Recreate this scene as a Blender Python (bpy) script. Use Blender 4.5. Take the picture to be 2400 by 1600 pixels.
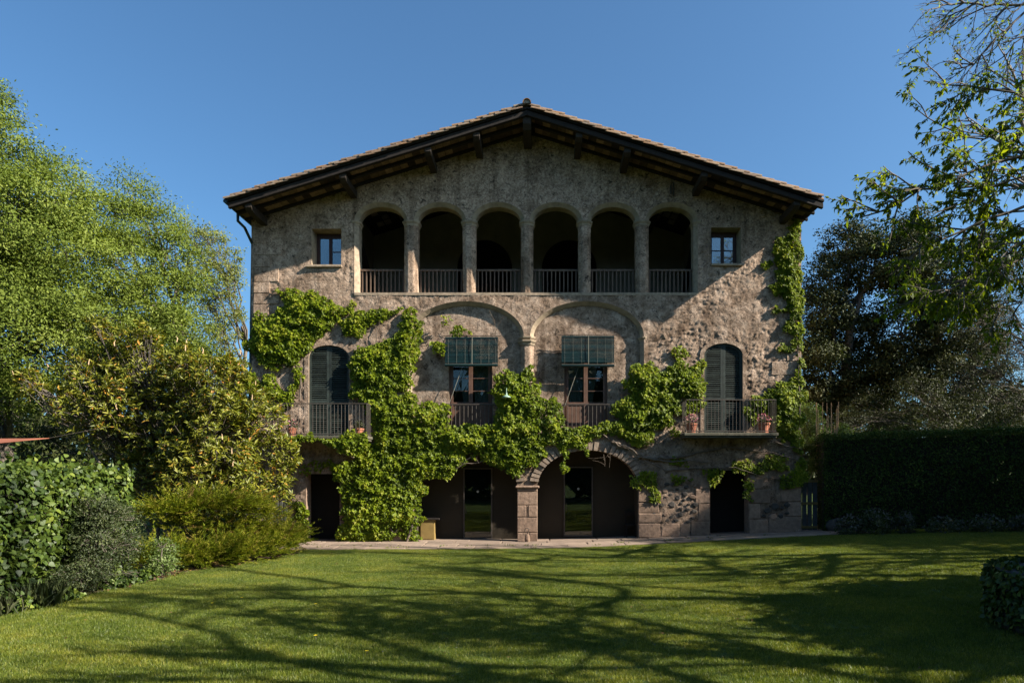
import bpy, math, random
import numpy as np
from mathutils import Vector, Matrix

for o in list(bpy.data.objects):
    bpy.data.objects.remove(o, do_unlink=True)
scene = bpy.context.scene
COL = scene.collection
R = math.radians

# ------------------------------------------------------------------ camera
D = 24.24          # metres from the camera to the facade plane (Y = 0)
EYE = 2.12
cam_d = bpy.data.cameras.new('camera')
cam_d.sensor_width = 36.0
cam_d.lens = 24.0
cam_d.shift_x = -70 / 2400
cam_d.shift_y = 320 / 2400
cam_d.clip_start = 0.1
cam_d.clip_end = 3000
cam = bpy.data.objects.new('camera', cam_d)
cam.location = (0, -D, EYE)
cam.rotation_euler = (R(90), 0, 0)
COL.objects.link(cam)
scene.camera = cam

# ------------------------------------------------------------------ sky, sun, exposure
SUN = Vector((5.34, -1.5, 3.70)).normalized()
world = bpy.data.worlds.new('World')
scene.world = world
world.use_nodes = True
wn = world.node_tree.nodes
wl = world.node_tree.links
wn.clear()
sky = wn.new('ShaderNodeTexSky')
sky.sky_type = 'NISHITA'
sky.sun_disc = False
sky.sun_elevation = math.asin(SUN.z)
sky.sun_rotation = math.atan2(SUN.x, SUN.y)
sky.altitude = 400
sky.air_density = 1.0
sky.dust_density = 2.6
sky.ozone_density = 7.0
bg = wn.new('ShaderNodeBackground')
bg.inputs['Strength'].default_value = 0.053
wo = wn.new('ShaderNodeOutputWorld')
wb = wn.new('ShaderNodeMix'); wb.data_type = 'RGBA'; wb.blend_type = 'MULTIPLY'
wb.inputs[0].default_value = 1.0
wb.inputs[7].default_value = (.84, 1.035, 1.0, 1)      # the photograph's white balance, over the whole sky
wl.new(sky.outputs[0], wb.inputs[6])
wl.new(wb.outputs[2], bg.inputs['Color'])
wl.new(bg.outputs[0], wo.inputs['Surface'])

sun_d = bpy.data.lights.new('sun', 'SUN')
sun_d.energy = 4.0
sun_d.angle = R(0.53)
sun_d.color = (1.0, 0.92, 0.80)
sun_o = bpy.data.objects.new('sun', sun_d)
sun_o.rotation_euler = SUN.to_track_quat('Z', 'Y').to_euler()
sun_o.location = (30, -20, 30)
COL.objects.link(sun_o)

vs = scene.view_settings
vs.view_transform = 'Standard'
vs.look = 'None'
vs.exposure = 1.88
vs.gamma = 1.0
vs.use_curve_mapping = False
scene.render.engine = 'CYCLES'
scene.cycles.max_bounces = 5
scene.cycles.diffuse_bounces = 2
scene.cycles.glossy_bounces = 2
scene.cycles.transmission_bounces = 4
scene.cycles.transparent_max_bounces = 6
scene.cycles.sample_clamp_indirect = 4.0

# ------------------------------------------------------------------ helpers
def rng(seed):
    return np.random.default_rng(seed)

def WX(px, Y=0.0):
    return (px - 1270.0) * (Y + D) / 1600.0

def WZ(py, Y=0.0):
    return EYE + (1120.0 - py) * (Y + D) / 1600.0

def ground_z(x):
    x = np.asarray(x, float)
    return -0.15 + 0.0435 * np.logaddexp(0, (x - 1.0) * 1.5) / 1.5

def gz(x):
    return float(ground_z(x))

def lattice(seed):
    return rng(seed).random((256, 256))
_LAT = {}
def vnoise(x, y, seed=0):
    if seed not in _LAT:
        _LAT[seed] = lattice(seed + 991)
    L = _LAT[seed]
    xi = np.floor(x).astype(int); yi = np.floor(y).astype(int)
    fx = x - xi; fy = y - yi
    fx = fx * fx * (3 - 2 * fx); fy = fy * fy * (3 - 2 * fy)
    a = L[xi & 255, yi & 255]; b = L[(xi + 1) & 255, yi & 255]
    c = L[xi & 255, (yi + 1) & 255]; d = L[(xi + 1) & 255, (yi + 1) & 255]
    return (a * (1 - fx) + b * fx) * (1 - fy) + (c * (1 - fx) + d * fx) * fy

def fbm(x, y, seed=0, octaves=4, gain=0.5):
    s = 0; a = 1.0; t = 0
    for k in range(octaves):
        s = s + a * vnoise(x * 2 ** k + 17.3 * k, y * 2 ** k + 5.1 * k, seed + k)
        t += a; a *= gain
    return s / t

def link(o, parent=None):
    COL.objects.link(o)
    if parent is not None:
        o.parent = parent
    return o

def tag(o, label=None, cat=None, group=None, kind=None):
    if label: o['label'] = label
    if cat: o['category'] = cat
    if group: o['group'] = group
    if kind: o['kind'] = kind
    return o

def empty(name, loc=(0, 0, 0)):
    o = bpy.data.objects.new(name, None)
    o.empty_display_size = 0.2
    o.location = loc
    COL.objects.link(o)
    return o

def raw_mesh(name, verts, faces, mat=None, smooth=False, tint=None):
    """verts (n,3); faces either an (m,k) array or a list of index lists."""
    me = bpy.data.meshes.new(name)
    verts = np.asarray(verts, dtype=np.float32).reshape(-1, 3)
    if isinstance(faces, np.ndarray):
        k = faces.shape[1]
        m = len(faces)
        me.vertices.add(len(verts)); me.loops.add(m * k); me.polygons.add(m)
        me.vertices.foreach_set('co', verts.ravel())
        me.loops.foreach_set('vertex_index', faces.astype(np.int32).ravel())
        me.polygons.foreach_set('loop_start', np.arange(0, m * k, k, dtype=np.int32))
        me.polygons.foreach_set('loop_total', np.full(m, k, dtype=np.int32))
        me.update(calc_edges=True)
    else:
        me.from_pydata(verts.tolist(), [], faces)
        me.update()
    if smooth:
        me.polygons.foreach_set('use_smooth', np.ones(len(me.polygons), dtype=bool))
    if tint is not None:
        a = me.attributes.new('tint', 'FLOAT', 'POINT')
        a.data.foreach_set('value', np.asarray(tint, dtype=np.float32))
    if mat is not None:
        me.materials.append(mat)
    return me

def obj(name, me, parent=None, loc=None, rot=None, scale=None):
    o = bpy.data.objects.new(name, me)
    if loc is not None: o.location = loc
    if rot is not None: o.rotation_euler = rot
    if scale is not None: o.scale = scale
    return link(o, parent)

class MB:
    """collects boxes, tubes, prisms into one mesh"""
    def __init__(self):
        self.v = []; self.f = []
    def add(self, verts, faces):
        b = len(self.v)
        self.v.extend([tuple(p) for p in verts])
        self.f.extend([[i + b for i in f] for f in faces])
        return self
    def box(self, x0, x1, y0, y1, z0, z1):
        v = [(x0, y0, z0), (x1, y0, z0), (x1, y1, z0), (x0, y1, z0), (x0, y0, z1), (x1, y0, z1), (x1, y1, z1), (x0, y1, z1)]
        return self.add(v, [[0, 3, 2, 1], [4, 5, 6, 7], [0, 1, 5, 4], [1, 2, 6, 5], [2, 3, 7, 6], [3, 0, 4, 7]])
    def prism(self, poly, y0, y1):
        """poly in (x, z), counter-clockwise seen from the camera (-Y)"""
        n = len(poly)
        v = [(p[0], y0, p[1]) for p in poly] + [(p[0], y1, p[1]) for p in poly]
        f = [list(range(n)), list(range(2 * n - 1, n - 1, -1))]
        for i in range(n):
            j = (i + 1) % n
            f.append([j, i, n + i, n + j])
        return self.add(v, f)
    def vprism(self, poly, z0, z1, taper=1.0):
        """poly in (x, y), counter-clockwise from above"""
        n = len(poly)
        cx = sum(p[0] for p in poly) / n; cy = sum(p[1] for p in poly) / n
        v = [(p[0], p[1], z0) for p in poly] + [(cx + (p[0] - cx) * taper, cy + (p[1] - cy) * taper, z1) for p in poly]
        f = [list(range(n - 1, -1, -1)), list(range(n, 2 * n))]
        for i in range(n):
            j = (i + 1) % n
            f.append([i, j, n + j, n + i])
        return self.add(v, f)
    def tube(self, pts, rad, sides=6, caps=True):
        v, f = tube_arrays(pts, rad, sides)
        b = len(self.v)
        self.v.extend(map(tuple, v)); self.f.extend([[int(i) + b for i in q] for q in f])
        if caps:
            n = len(pts)
            self.f.append([b + i for i in range(sides - 1, -1, -1)])
            self.f.append([b + (n - 1) * sides + i for i in range(sides)])
        return self
    def lathe(self, profile, center=(0, 0, 0), sides=16):
        n = len(profile); b = len(self.v)
        for r, z in profile:
            for k in range(sides):
                a = 2 * math.pi * k / sides
                self.v.append((center[0] + r * math.cos(a), center[1] + r * math.sin(a), center[2] + z))
        for i in range(n - 1):
            for k in range(sides):
                k2 = (k + 1) % sides
                self.f.append([b + i * sides + k, b + i * sides + k2, b + (i + 1) * sides + k2, b + (i + 1) * sides + k])
        return self
    def mesh(self, name, mat, smooth=False):
        return raw_mesh(name, self.v, self.f, mat, smooth)
    def build(self, name, mat, parent=None, smooth=False, bevel=0.0):
        o = obj(name, self.mesh(name, mat, smooth), parent)
        if bevel:
            m = o.modifiers.new('bevel', 'BEVEL'); m.width = bevel; m.segments = 1; m.limit_method = 'ANGLE'
        return o

def tube_arrays(pts, rad, sides=5):
    P = np.asarray(pts, float); n = len(P)
    rad = np.broadcast_to(np.asarray(rad, float), (n,))
    T = np.gradient(P, axis=0)
    T /= np.linalg.norm(T, axis=1, keepdims=True) + 1e-9
    ref = np.array([0.31, 0.22, 0.92]) if abs(T[:, 2]).mean() < 0.8 else np.array([0.95, 0.3, 0.1])
    U = np.cross(T, ref); U /= np.linalg.norm(U, axis=1, keepdims=True) + 1e-9
    V = np.cross(T, U)
    a = np.arange(sides) * 2 * np.pi / sides
    ring = (np.cos(a)[None, :, None] * U[:, None, :] + np.sin(a)[None, :, None] * V[:, None, :]) * rad[:, None, None]
    v = (P[:, None, :] + ring).reshape(-1, 3)
    i = np.arange(n - 1)[:, None] * sides; k = np.arange(sides)[None, :]; k2 = (k + 1) % sides
    f = np.stack([i + k, i + k2, i + sides + k2, i + sides + k], axis=-1).reshape(-1, 4)
    return v, f

class Tubes:
    def __init__(self): self.v = []; self.f = []; self.n = 0
    def add(self, pts, rad, sides=5):
        v, f = tube_arrays(pts, rad, sides)
        self.v.append(v); self.f.append(f + self.n); self.n += len(v)
    def build(self, name, mat, parent=None):
        if not self.v: return None
        return obj(name, raw_mesh(name, np.concatenate(self.v), np.concatenate(self.f), mat, True), parent)

# leaf templates: (length, width, height) units, triangles
LEAF = {
    'lance': (np.array([(0, 0, 0), (.45, .5, .10), (1, 0, -.06), (.45, -.5, .10)], float), np.array([(0, 2, 1), (0, 3, 2)])),
    'lobed': (np.array([(0, 0, 0), (.22, .55, .02), (.52, .2, .05), (1, 0, -.08), (.52, -.2, .05), (.22, -.55, .02)], float),
              np.array([(0, 2, 1), (0, 3, 2), (0, 4, 3), (0, 5, 4)])),
    'ivy': (np.array([(0, 0, 0), (.1, .45, .0), (.45, .42, .04), (1, 0, -.05), (.45, -.42, .04), (.1, -.45, .0)], float),
            np.array([(0, 2, 1), (0, 3, 2), (0, 4, 3), (0, 5, 4)])),
    'blade': (np.array([(0, .5, 0), (1, 0, 0), (0, -.5, 0)], float), np.array([(0, 1, 2)])),
}

def unit(a):
    return a / (np.linalg.norm(a, axis=-1, keepdims=True) + 1e-9)

def leaf_arrays(P, U, N, L, Wd, kind):
    T, F = LEAF[kind]
    U = unit(U)
    V = unit(np.cross(N, U))
    N2 = np.cross(U, V)
    L = np.broadcast_to(np.asarray(L, float), (len(P),)); Wd = np.broadcast_to(np.asarray(Wd, float), (len(P),))
    v = (P[:, None, :] + T[None, :, 0, None] * (U * L[:, None])[:, None, :]
         + T[None, :, 1, None] * (V * Wd[:, None])[:, None, :] + T[None, :, 2, None] * (N2 * L[:, None])[:, None, :])
    k = len(T)
    f = (F[None] + (np.arange(len(P)) * k)[:, None, None]).reshape(-1, F.shape[1])
    return v.reshape(-1, 3), f, k

def leaves(name, P, U, N, L, Wd, kind, mat, parent, tint, singles=0, front=None, single_name='leaf'):
    """all leaves as one part (stuff); the `singles` nearest ones as objects of their own"""
    P = np.asarray(P); n = len(P)
    L = np.broadcast_to(np.asarray(L, float), (n,)); Wd = np.broadcast_to(np.asarray(Wd, float), (n,))
    keep = np.ones(n, bool)
    if singles:
        score = front if front is not None else P[:, 1]
        order = np.argsort(score)[:singles]
        keep[order] = False
        var = []
        T, F = LEAF[kind]
        for q in range(6):
            var.append(raw_mesh(single_name, T, F, mat, False, np.full(len(T), (q + .5) / 6)))
        Un = unit(U[order]); Vn = unit(np.cross(N[order], Un)); Nn = np.cross(Un, Vn)
        for i, j in enumerate(order):
            o = bpy.data.objects.new(single_name, var[min(5, int(tint[j] * 6))])
            M = Matrix.Identity(4)
            for r_ in range(3):
                M[r_][0] = Un[i][r_] * L[j]; M[r_][1] = Vn[i][r_] * Wd[j]; M[r_][2] = Nn[i][r_] * L[j]; M[r_][3] = P[j][r_]
            COL.objects.link(o); o.parent = parent
            if parent is not None:
                M = Matrix.Translation(parent.location).inverted() @ M
            o.matrix_local = M
    v, f, k = leaf_arrays(P[keep], U[keep], N[keep], L[keep], Wd[keep], kind)
    if parent is not None:
        v = v - np.array(parent.location)
    o = obj(name, raw_mesh(name, v, f, mat, False, np.repeat(np.asarray(tint)[keep], k)), parent)
    o['kind'] = 'stuff'
    return o

# ------------------------------------------------------------------ materials
def new_mat(name):
    m = bpy.data.materials.new(name); m.use_nodes = True
    nt = m.node_tree
    b = nt.nodes['Principled BSDF']
    return m, nt, b

def node(nt, t, **kw):
    n = nt.nodes.new(t)
    for k, v in kw.items(): setattr(n, k, v)
    return n

def ramp(nt, stops, fac=None, interp='LINEAR'):
    r = node(nt, 'ShaderNodeValToRGB')
    r.color_ramp.interpolation = interp
    e = r.color_ramp.elements
    while len(e) > 1: e.remove(e[-1])
    e[0].position = stops[0][0]; e[0].color = (*stops[0][1], 1)
    for p, c in stops[1:]:
        x = e.new(p); x.color = (*c, 1)
    if fac is not None: nt.links.new(fac, r.inputs['Fac'])
    return r

def noise(nt, scale, detail=4, rough=.55, vec=None, dist=0.0):
    n = node(nt, 'ShaderNodeTexNoise')
    n.inputs['Scale'].default_value = scale; n.inputs['Detail'].default_value = detail
    n.inputs['Roughness'].default_value = rough; n.inputs['Distortion'].default_value = dist
    if vec is not None: nt.links.new(vec, n.inputs['Vector'])
    return n

def mix(nt, a, b, fac, mode='MIX'):
    m = node(nt, 'ShaderNodeMix', data_type='RGBA', blend_type=mode)
    for s, v in ((6, a), (7, b)):
        if isinstance(v, tuple): m.inputs[s].default_value = (*v, 1)
        else: nt.links.new(v, m.inputs[s])
    if isinstance(fac, float): m.inputs[0].default_value = fac
    else: nt.links.new(fac, m.inputs[0])
    return m.outputs[2]

def bump(nt, b, height, strength=.5, dist=.02):
    n = node(nt, 'ShaderNodeBump')
    n.inputs['Strength'].default_value = strength; n.inputs['Distance'].default_value = dist
    nt.links.new(height, n.inputs['Height'])
    nt.links.new(n.outputs[0], b.inputs['Normal'])
    return n

def geo_pos(nt):
    return node(nt, 'ShaderNodeNewGeometry').outputs['Position']

def simple(name, color, rough=.7, var=.25, scale=6.0, bump_s=.2, bump_d=.01, metallic=0.0, per_object=0.0, stretch=None, spec=.3):
    m, nt, b = new_mat(name)
    pos = geo_pos(nt)
    if stretch:
        mp = node(nt, 'ShaderNodeMapping'); mp.inputs['Scale'].default_value = stretch
        nt.links.new(pos, mp.inputs['Vector']); pos = mp.outputs[0]
    n = noise(nt, scale, 5, .6, pos)
    c = tuple(color)
    lo = tuple(max(0, x * (1 - var)) for x in c); hi = tuple(min(1, x * (1 + var)) for x in c)
    col = ramp(nt, [(.25, lo), (.75, hi)], n.outputs['Fac']).outputs[0]
    if per_object:
        oi = node(nt, 'ShaderNodeObjectInfo')
        r = ramp(nt, [(0, (1 - per_object,) * 3), (1, (1 + per_object,) * 3)], oi.outputs['Random']).outputs[0]
        col = mix(nt, col, r, 1.0, 'MULTIPLY')
    nt.links.new(col, b.inputs['Base Color'])
    b.inputs['Roughness'].default_value = rough
    b.inputs['Metallic'].default_value = metallic
    b.inputs['Specular IOR Level'].default_value = spec
    if bump_s:
        bump(nt, b, n.outputs['Fac'], bump_s, bump_d)
    return m

def leaf_mat(name, stops, rough=.5, trans=.35, spec=.35, trans_col=(1.25, 1.35, .55)):
    m, nt, b = new_mat(name)
    a = node(nt, 'ShaderNodeAttribute', attribute_name='tint')
    r = ramp(nt, stops, a.outputs['Fac'])
    nt.links.new(r.outputs[0], b.inputs['Base Color'])
    b.inputs['Roughness'].default_value = rough
    b.inputs['Specular IOR Level'].default_value = spec
    t = node(nt, 'ShaderNodeBsdfTranslucent')
    tc = mix(nt, r.outputs[0], trans_col, 1.0, 'MULTIPLY')
    nt.links.new(tc, t.inputs['Color'])
    ms = node(nt, 'ShaderNodeMixShader'); ms.inputs[0].default_value = trans
    nt.links.new(b.outputs[0], ms.inputs[1]); nt.links.new(t.outputs[0], ms.inputs[2])
    nt.links.new(ms.outputs[0], nt.nodes['Material Output'].inputs['Surface'])
    return m

def grass_blade_mat():
    m, nt, b = new_mat('grass_blade')
    a = node(nt, 'ShaderNodeAttribute', attribute_name='tint')
    r = ramp(nt, [(0, (.040, .066, .006)), (.5, (.115, .155, .018)), (.9, (.23, .245, .038)), (1, (.36, .33, .13))], a.outputs['Fac']).outputs[0]
    pos = geo_pos(nt)
    n = noise(nt, .8, 6, .65, pos, .4)
    r = mix(nt, r, ramp(nt, [(.32, (.62, .72, .6)), (.5, (1, 1, 1)), (.68, (1.55, 1.3, 1.25))], n.outputs['Fac']).outputs[0], 1.0, 'MULTIPLY')
    n2 = noise(nt, 9, 4, .6, pos)
    r = mix(nt, r, ramp(nt, [(.3, (.7, .75, .7)), (.7, (1.3, 1.25, 1.3))], n2.outputs['Fac']).outputs[0], 1.0, 'MULTIPLY')
    nt.links.new(r, b.inputs['Base Color']); b.inputs['Roughness'].default_value = .45
    b.inputs['Specular IOR Level'].default_value = .35
    t = node(nt, 'ShaderNodeBsdfTranslucent'); nt.links.new(mix(nt, r, (1.35, 1.3, .5), 1.0, 'MULTIPLY'), t.inputs['Color'])
    ms = node(nt, 'ShaderNodeMixShader'); ms.inputs[0].default_value = .35
    nt.links.new(b.outputs[0], ms.inputs[1]); nt.links.new(t.outputs[0], ms.inputs[2])
    nt.links.new(ms.outputs[0], nt.nodes['Material Output'].inputs['Surface'])
    return m

def plaster_mat():
    m, nt, b = new_mat('old_lime_plaster')
    pos = geo_pos(nt)
    big = noise(nt, .55, 5, .6, pos)
    mid = noise(nt, 2.6, 6, .65, pos, .6)
    fine = noise(nt, 11, 6, .72, pos)
    grit = noise(nt, 60, 3, .6, pos)
    c1 = ramp(nt, [(.30, (.17, .114, .080)), (.48, (.33, .240, .176)), (.68, (.52, .40, .31))], mid.outputs['Fac']).outputs[0]
    c2 = ramp(nt, [(.34, (.20, .130, .088)), (.5, (.43, .30, .212)), (.66, (.63, .465, .335))], fine.outputs['Fac']).outputs[0]
    # paler, warmer tone high on the gable, painted in to lift its blue shade
    sx = node(nt, 'ShaderNodeSeparateXYZ'); nt.links.new(pos, sx.inputs[0])
    mr = node(nt, 'ShaderNodeMapRange'); mr.inputs[1].default_value = 7.5; mr.inputs[2].default_value = 12.5
    nt.links.new(sx.outputs['Z'], mr.inputs[0])
    ad = node(nt, 'ShaderNodeMath', operation='MULTIPLY_ADD'); nt.links.new(big.outputs['Fac'], ad.inputs[0])
    ad.inputs[1].default_value = 1.3; ad.inputs[2].default_value = -.62
    sm = node(nt, 'ShaderNodeMath', operation='ADD', use_clamp=True); nt.links.new(ad.outputs[0], sm.inputs[0]); nt.links.new(mr.outputs[0], sm.inputs[1])
    col = mix(nt, c1, c2, sm.outputs[0])
    # bare sandstone / mortar low on the wall
    mr2 = node(nt, 'ShaderNodeMapRange'); mr2.inputs[1].default_value = 4.0; mr2.inputs[2].default_value = 1.8
    nt.links.new(sx.outputs['Z'], mr2.inputs[0])
    sm2 = node(nt, 'ShaderNodeMath', operation='MULTIPLY', use_clamp=True); nt.links.new(mr2.outputs[0], sm2.inputs[0]); nt.links.new(mid.outputs['Fac'], sm2.inputs[1])
    col = mix(nt, col, (.16, .11, .08), sm2.outputs[0])
    # dark dirt and lichen specks with shapes of their own
    sp = ramp(nt, [(.55, (0, 0, 0)), (.63, (1, 1, 1))], noise(nt, 5.5, 6, .78, pos, .8).outputs['Fac'])
    col = mix(nt, col, (.07, .052, .04), sp.outputs[0])
    sp2 = ramp(nt, [(.56, (0, 0, 0)), (.66, (.85, .85, .85))], noise(nt, 19, 4, .75, pos).outputs['Fac'])
    col = mix(nt, col, (.08, .06, .048), sp2.outputs[0])
    # traces of old climber rootlets
    wv = node(nt, 'ShaderNodeTexVoronoi', feature='DISTANCE_TO_EDGE'); wv.inputs['Scale'].default_value = 2.2
    wp = noise(nt, 3.0, 3, .6, pos)
    vm = node(nt, 'ShaderNodeVectorMath', operation='ADD'); nt.links.new(pos, vm.inputs[0]); nt.links.new(wp.outputs['Color'], vm.inputs[1])
    nt.links.new(vm.outputs[0], wv.inputs['Vector'])
    lr = ramp(nt, [(.0, (.7, .7, .7)), (.016, (0, 0, 0))], wv.outputs['Distance'])
    lm = node(nt, 'ShaderNodeMath', operation='MULTIPLY'); nt.links.new(lr.outputs[0], lm.inputs[0])
    lb = ramp(nt, [(.45, (0, 0, 0)), (.6, (1, 1, 1))], big.outputs['Fac']); nt.links.new(lb.outputs[0], lm.inputs[1])
    col = mix(nt, col, (.06, .045, .035), lm.outputs[0])
    blot = ramp(nt, [(.30, (.45, .44, .42)), (.5, (.95, .95, .95)), (.72, (1.25, 1.23, 1.2))], noise(nt, 3.2, 7, .72, pos, .5).outputs['Fac']).outputs[0]
    col = mix(nt, col, blot, 1.0, 'MULTIPLY')
    # damp patches and rain streaks
    pat = ramp(nt, [(.36, (.68, .65, .62)), (.52, (1, 1, 1)), (.7, (1.12, 1.12, 1.12))], noise(nt, .9, 5, .65, pos, .6).outputs['Fac']).outputs[0]
    col = mix(nt, col, pat, 1.0, 'MULTIPLY')
    mp = node(nt, 'ShaderNodeMapping'); mp.inputs['Scale'].default_value = (2.6, 2.6, .22); nt.links.new(pos, mp.inputs['Vector'])
    stk = ramp(nt, [(.34, (.62, .6, .58)), (.5, (1, 1, 1))], noise(nt, 1.0, 5, .65, mp.outputs[0]).outputs['Fac']).outputs[0]
    col = mix(nt, col, stk, 1.0, 'MULTIPLY')
    nt.links.new(col, b.inputs['Base Color'])
    b.inputs['Roughness'].default_value = .95
    b.inputs['Specular IOR Level'].default_value = .1
    h = node(nt, 'ShaderNodeMath', operation='MULTIPLY_ADD'); nt.links.new(fine.outputs['Fac'], h.inputs[0]); h.inputs[1].default_value = 1.0
    h2 = node(nt, 'ShaderNodeMath', operation='MULTIPLY'); nt.links.new(grit.outputs['Fac'], h2.inputs[0]); h2.inputs[1].default_value = .35
    nt.links.new(h2.outputs[0], h.inputs[2])
    bump(nt, b, h.outputs[0], .8, .04)
    return m

def glass_mat(name, ior=1.9):
    m, nt, b = new_mat(name)
    b.inputs['Base Color'].default_value = (.004, .005, .006, 1)
    b.inputs['Roughness'].default_value = .02
    b.inputs['IOR'].default_value = ior
    n = noise(nt, 1.2, 2, .5, geo_pos(nt)); bump(nt, b, n.outputs['Fac'], .06, .02)
    return m

M = {}
M['plaster'] = plaster_mat()
M['smooth_plaster'] = simple('smoothed_plaster', (.31, .235, .165), .9, .4, 7, .5, .02)
M['arch_stone'] = simple('arch_stone', (.29, .225, .155), .9, .35, 4, .5, .02)
M['sandstone'] = simple('sandstone_block', (.205, .138, .098), .92, .35, 7, .6, .03, per_object=.2)
M['dark_stone'] = simple('basalt_rubble', (.06, .052, .045), .9, .4, 9, .6, .03, per_object=.3)
M['quoin'] = simple('worn_quoin', (.20, .14, .10), .92, .4, 7, .6, .03, per_object=.15)
M['voussoir'] = simple('voussoir_stone', (.24, .18, .135), .9, .3, 8, .6, .02, per_object=.25)
M['interior'] = simple('interior_plaster', (.20, .165, .12), .9, .2, 2, .2, .01)
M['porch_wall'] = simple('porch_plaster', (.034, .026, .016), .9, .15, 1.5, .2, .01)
M['black'] = simple('unlit_room', (.02, .018, .015), .9, .2, 2, 0)  # near-black colour stands in for the darkness inside windows and doors
M['beam'] = simple('weathered_beam', (.028, .020, .014), .85, .45, 3, .6, .02, stretch=(6, 1, 6))
M['rafter'] = simple('dark_rafter', (.018, .013, .010), .85, .4, 5, .5, .02)
M['brick'] = simple('soffit_brick', (.13, .085, .048), .9, .4, 6, .4, .01, per_object=.85)
M['tile'] = None
M['wood_rail'] = simple('brown_rail_wood', (.13, .085, .06), .7, .3, 8, .3, .008, stretch=(1, 1, .3))
M['wood_frame'] = simple('brown_painted_wood', (.115, .062, .042), .55, .25, 6, .2, .006)
M['wood_dark'] = simple('dark_window_wood', (.055, .025, .018), .5, .25, 6, .2, .006)
M['shutter'] = simple('dark_green_paint', (.030, .038, .032), .55, .4, 5, .25, .006, per_object=.35)
M['blind'] = simple('green_blind_slat', (.004, .020, .021), .45, .3, 4, .2, .004, per_object=.2)
M['blind_cord'] = simple('pale_cord', (.20, .19, .15), .8, .1, 4, 0)
M['iron'] = simple('rusty_iron', (.075, .062, .052), .6, .3, 10, .2, .004, metallic=.3)
M['zinc'] = simple('dark_zinc', (.035, .05, .05), .4, .2, 5, .1, .004, metallic=.6)
M['terracotta'] = simple('terracotta_pot', (.36, .13, .075), .8, .25, 9, .2, .004)
M['glass'] = glass_mat('window_glass', 2.1)
M['door_glass'] = glass_mat('door_glass', 1.5)
M['curtain'] = simple('lace_curtain', (.22, .23, .22), .9, .4, 18, .3, .01)
M['enamel'] = simple('pale_green_enamel', (.20, .29, .22), .35, .1, 5, 0)
M['concrete'] = simple('mossy_concrete', (.085, .078, .055), .9, .35, 5, .5, .02)
M['flag'] = simple('flagstone', (.19, .14, .105), .9, .3, 5, .5, .02, per_object=.2)
M['soil'] = simple('bare_soil', (.075, .05, .035), .95, .4, 9, .8, .04)
M['bark'] = simple('grey_bark', (.115, .095, .075), .9, .35, 9, .7, .03, stretch=(1, 1, .3))
M['vine'] = simple('vine_stem', (.13, .10, .075), .9, .3, 9, .4, .01)
M['sail'] = simple('terracotta_canvas', (.22, .075, .042), .8, .1, 2, .1, .005)
M['blue_wood'] = simple('weathered_blue_wood', (.085, .085, .08), .8, .3, 7, .3, .008, per_object=.2)
M['straw'] = simple('dry_cane', (.42, .29, .17), .8, .3, 7, .1, .004, per_object=.2)
M['bulb'] = simple('frosted_globe', (.75, .72, .6), .25, .05, 3, 0)
M['mortar'] = simple('lime_mortar', (.27, .22, .175), .95, .3, 12, .7, .03)
M['yellow_wood'] = simple('ochre_painted_wood', (.22, .15, .05), .6, .2, 5, .1, .005)
M['well_top'] = simple('dark_slate_top', (.05, .047, .042), .8, .3, 7, .5, .02)

def tile_mat():
    m, nt, b = new_mat('old_roof_tile')
    oi = node(nt, 'ShaderNodeObjectInfo')
    base = ramp(nt, [(0, (.10, .060, .036)), (.3, (.165, .092, .048)), (.55, (.15, .11, .072)), (.8, (.20, .098, .034)), (1, (.085, .060, .042))], oi.outputs['Random']).outputs[0]
    pos = geo_pos(nt)
    n = noise(nt, 8, 6, .7, pos)
    col = mix(nt, base, (.20, .17, .13), ramp(nt, [(.5, (0, 0, 0)), (.68, (.9, .9, .9))], n.outputs['Fac']).outputs[0])
    n2 = noise(nt, 11, 4, .7, pos)
    col = mix(nt, col, (.07, .055, .045), ramp(nt, [(.55, (0, 0, 0)), (.7, (.8, .8, .8))], n2.outputs['Fac']).outputs[0])
    nt.links.new(col, b.inputs['Base Color']); b.inputs['Roughness'].default_value = .92
    bump(nt, b, n.outputs['Fac'], .5, .02)
    return m
M['tile'] = tile_mat()

def grass_mats():
    m, nt, b = new_mat('lawn_turf')
    pos = geo_pos(nt)
    a = noise(nt, .5, 5, .6, pos); c = noise(nt, 60, 3, .7, pos); d = noise(nt, 7, 4, .6, pos)
    col = ramp(nt, [(.3, (.035, .06, .012)), (.7, (.075, .10, .022))], a.outputs['Fac']).outputs[0]
    col = mix(nt, col, (.10, .09, .035), ramp(nt, [(.55, (0, 0, 0)), (.75, (.7, .7, .7))], d.outputs['Fac']).outputs[0])
    nt.links.new(col, b.inputs['Base Color']); b.inputs['Roughness'].default_value = .9
    b.inputs['Specular IOR Level'].default_value = .1
    bump(nt, b, c.outputs['Fac'], .8, .03)
    return m
M['turf'] = grass_mats()
M['grass'] = None
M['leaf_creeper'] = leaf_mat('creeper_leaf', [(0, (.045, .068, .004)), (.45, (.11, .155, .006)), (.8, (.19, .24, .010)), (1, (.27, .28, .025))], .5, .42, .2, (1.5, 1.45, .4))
M['leaf_tree_left'] = leaf_mat('spring_leaf', [(0, (.060, .088, .012)), (.5, (.125, .165, .026)), (1, (.21, .245, .05))], .6, .33, .12, (1.35, 1.35, .5))
M['leaf_tree_pale'] = leaf_mat('pale_spring_leaf', [(0, (.13, .15, .03)), (1, (.23, .24, .07))], .6, .42, .15)
M['leaf_shrub'] = leaf_mat('leathery_shrub_leaf', [(0, (.035, .050, .008)), (.35, (.12, .135, .014)), (.70, (.22, .21, .026)), (.90, (.33, .27, .04)), (.95, (.38, .17, .03)), (1, (.42, .24, .04))], .42, .25, .3)
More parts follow.
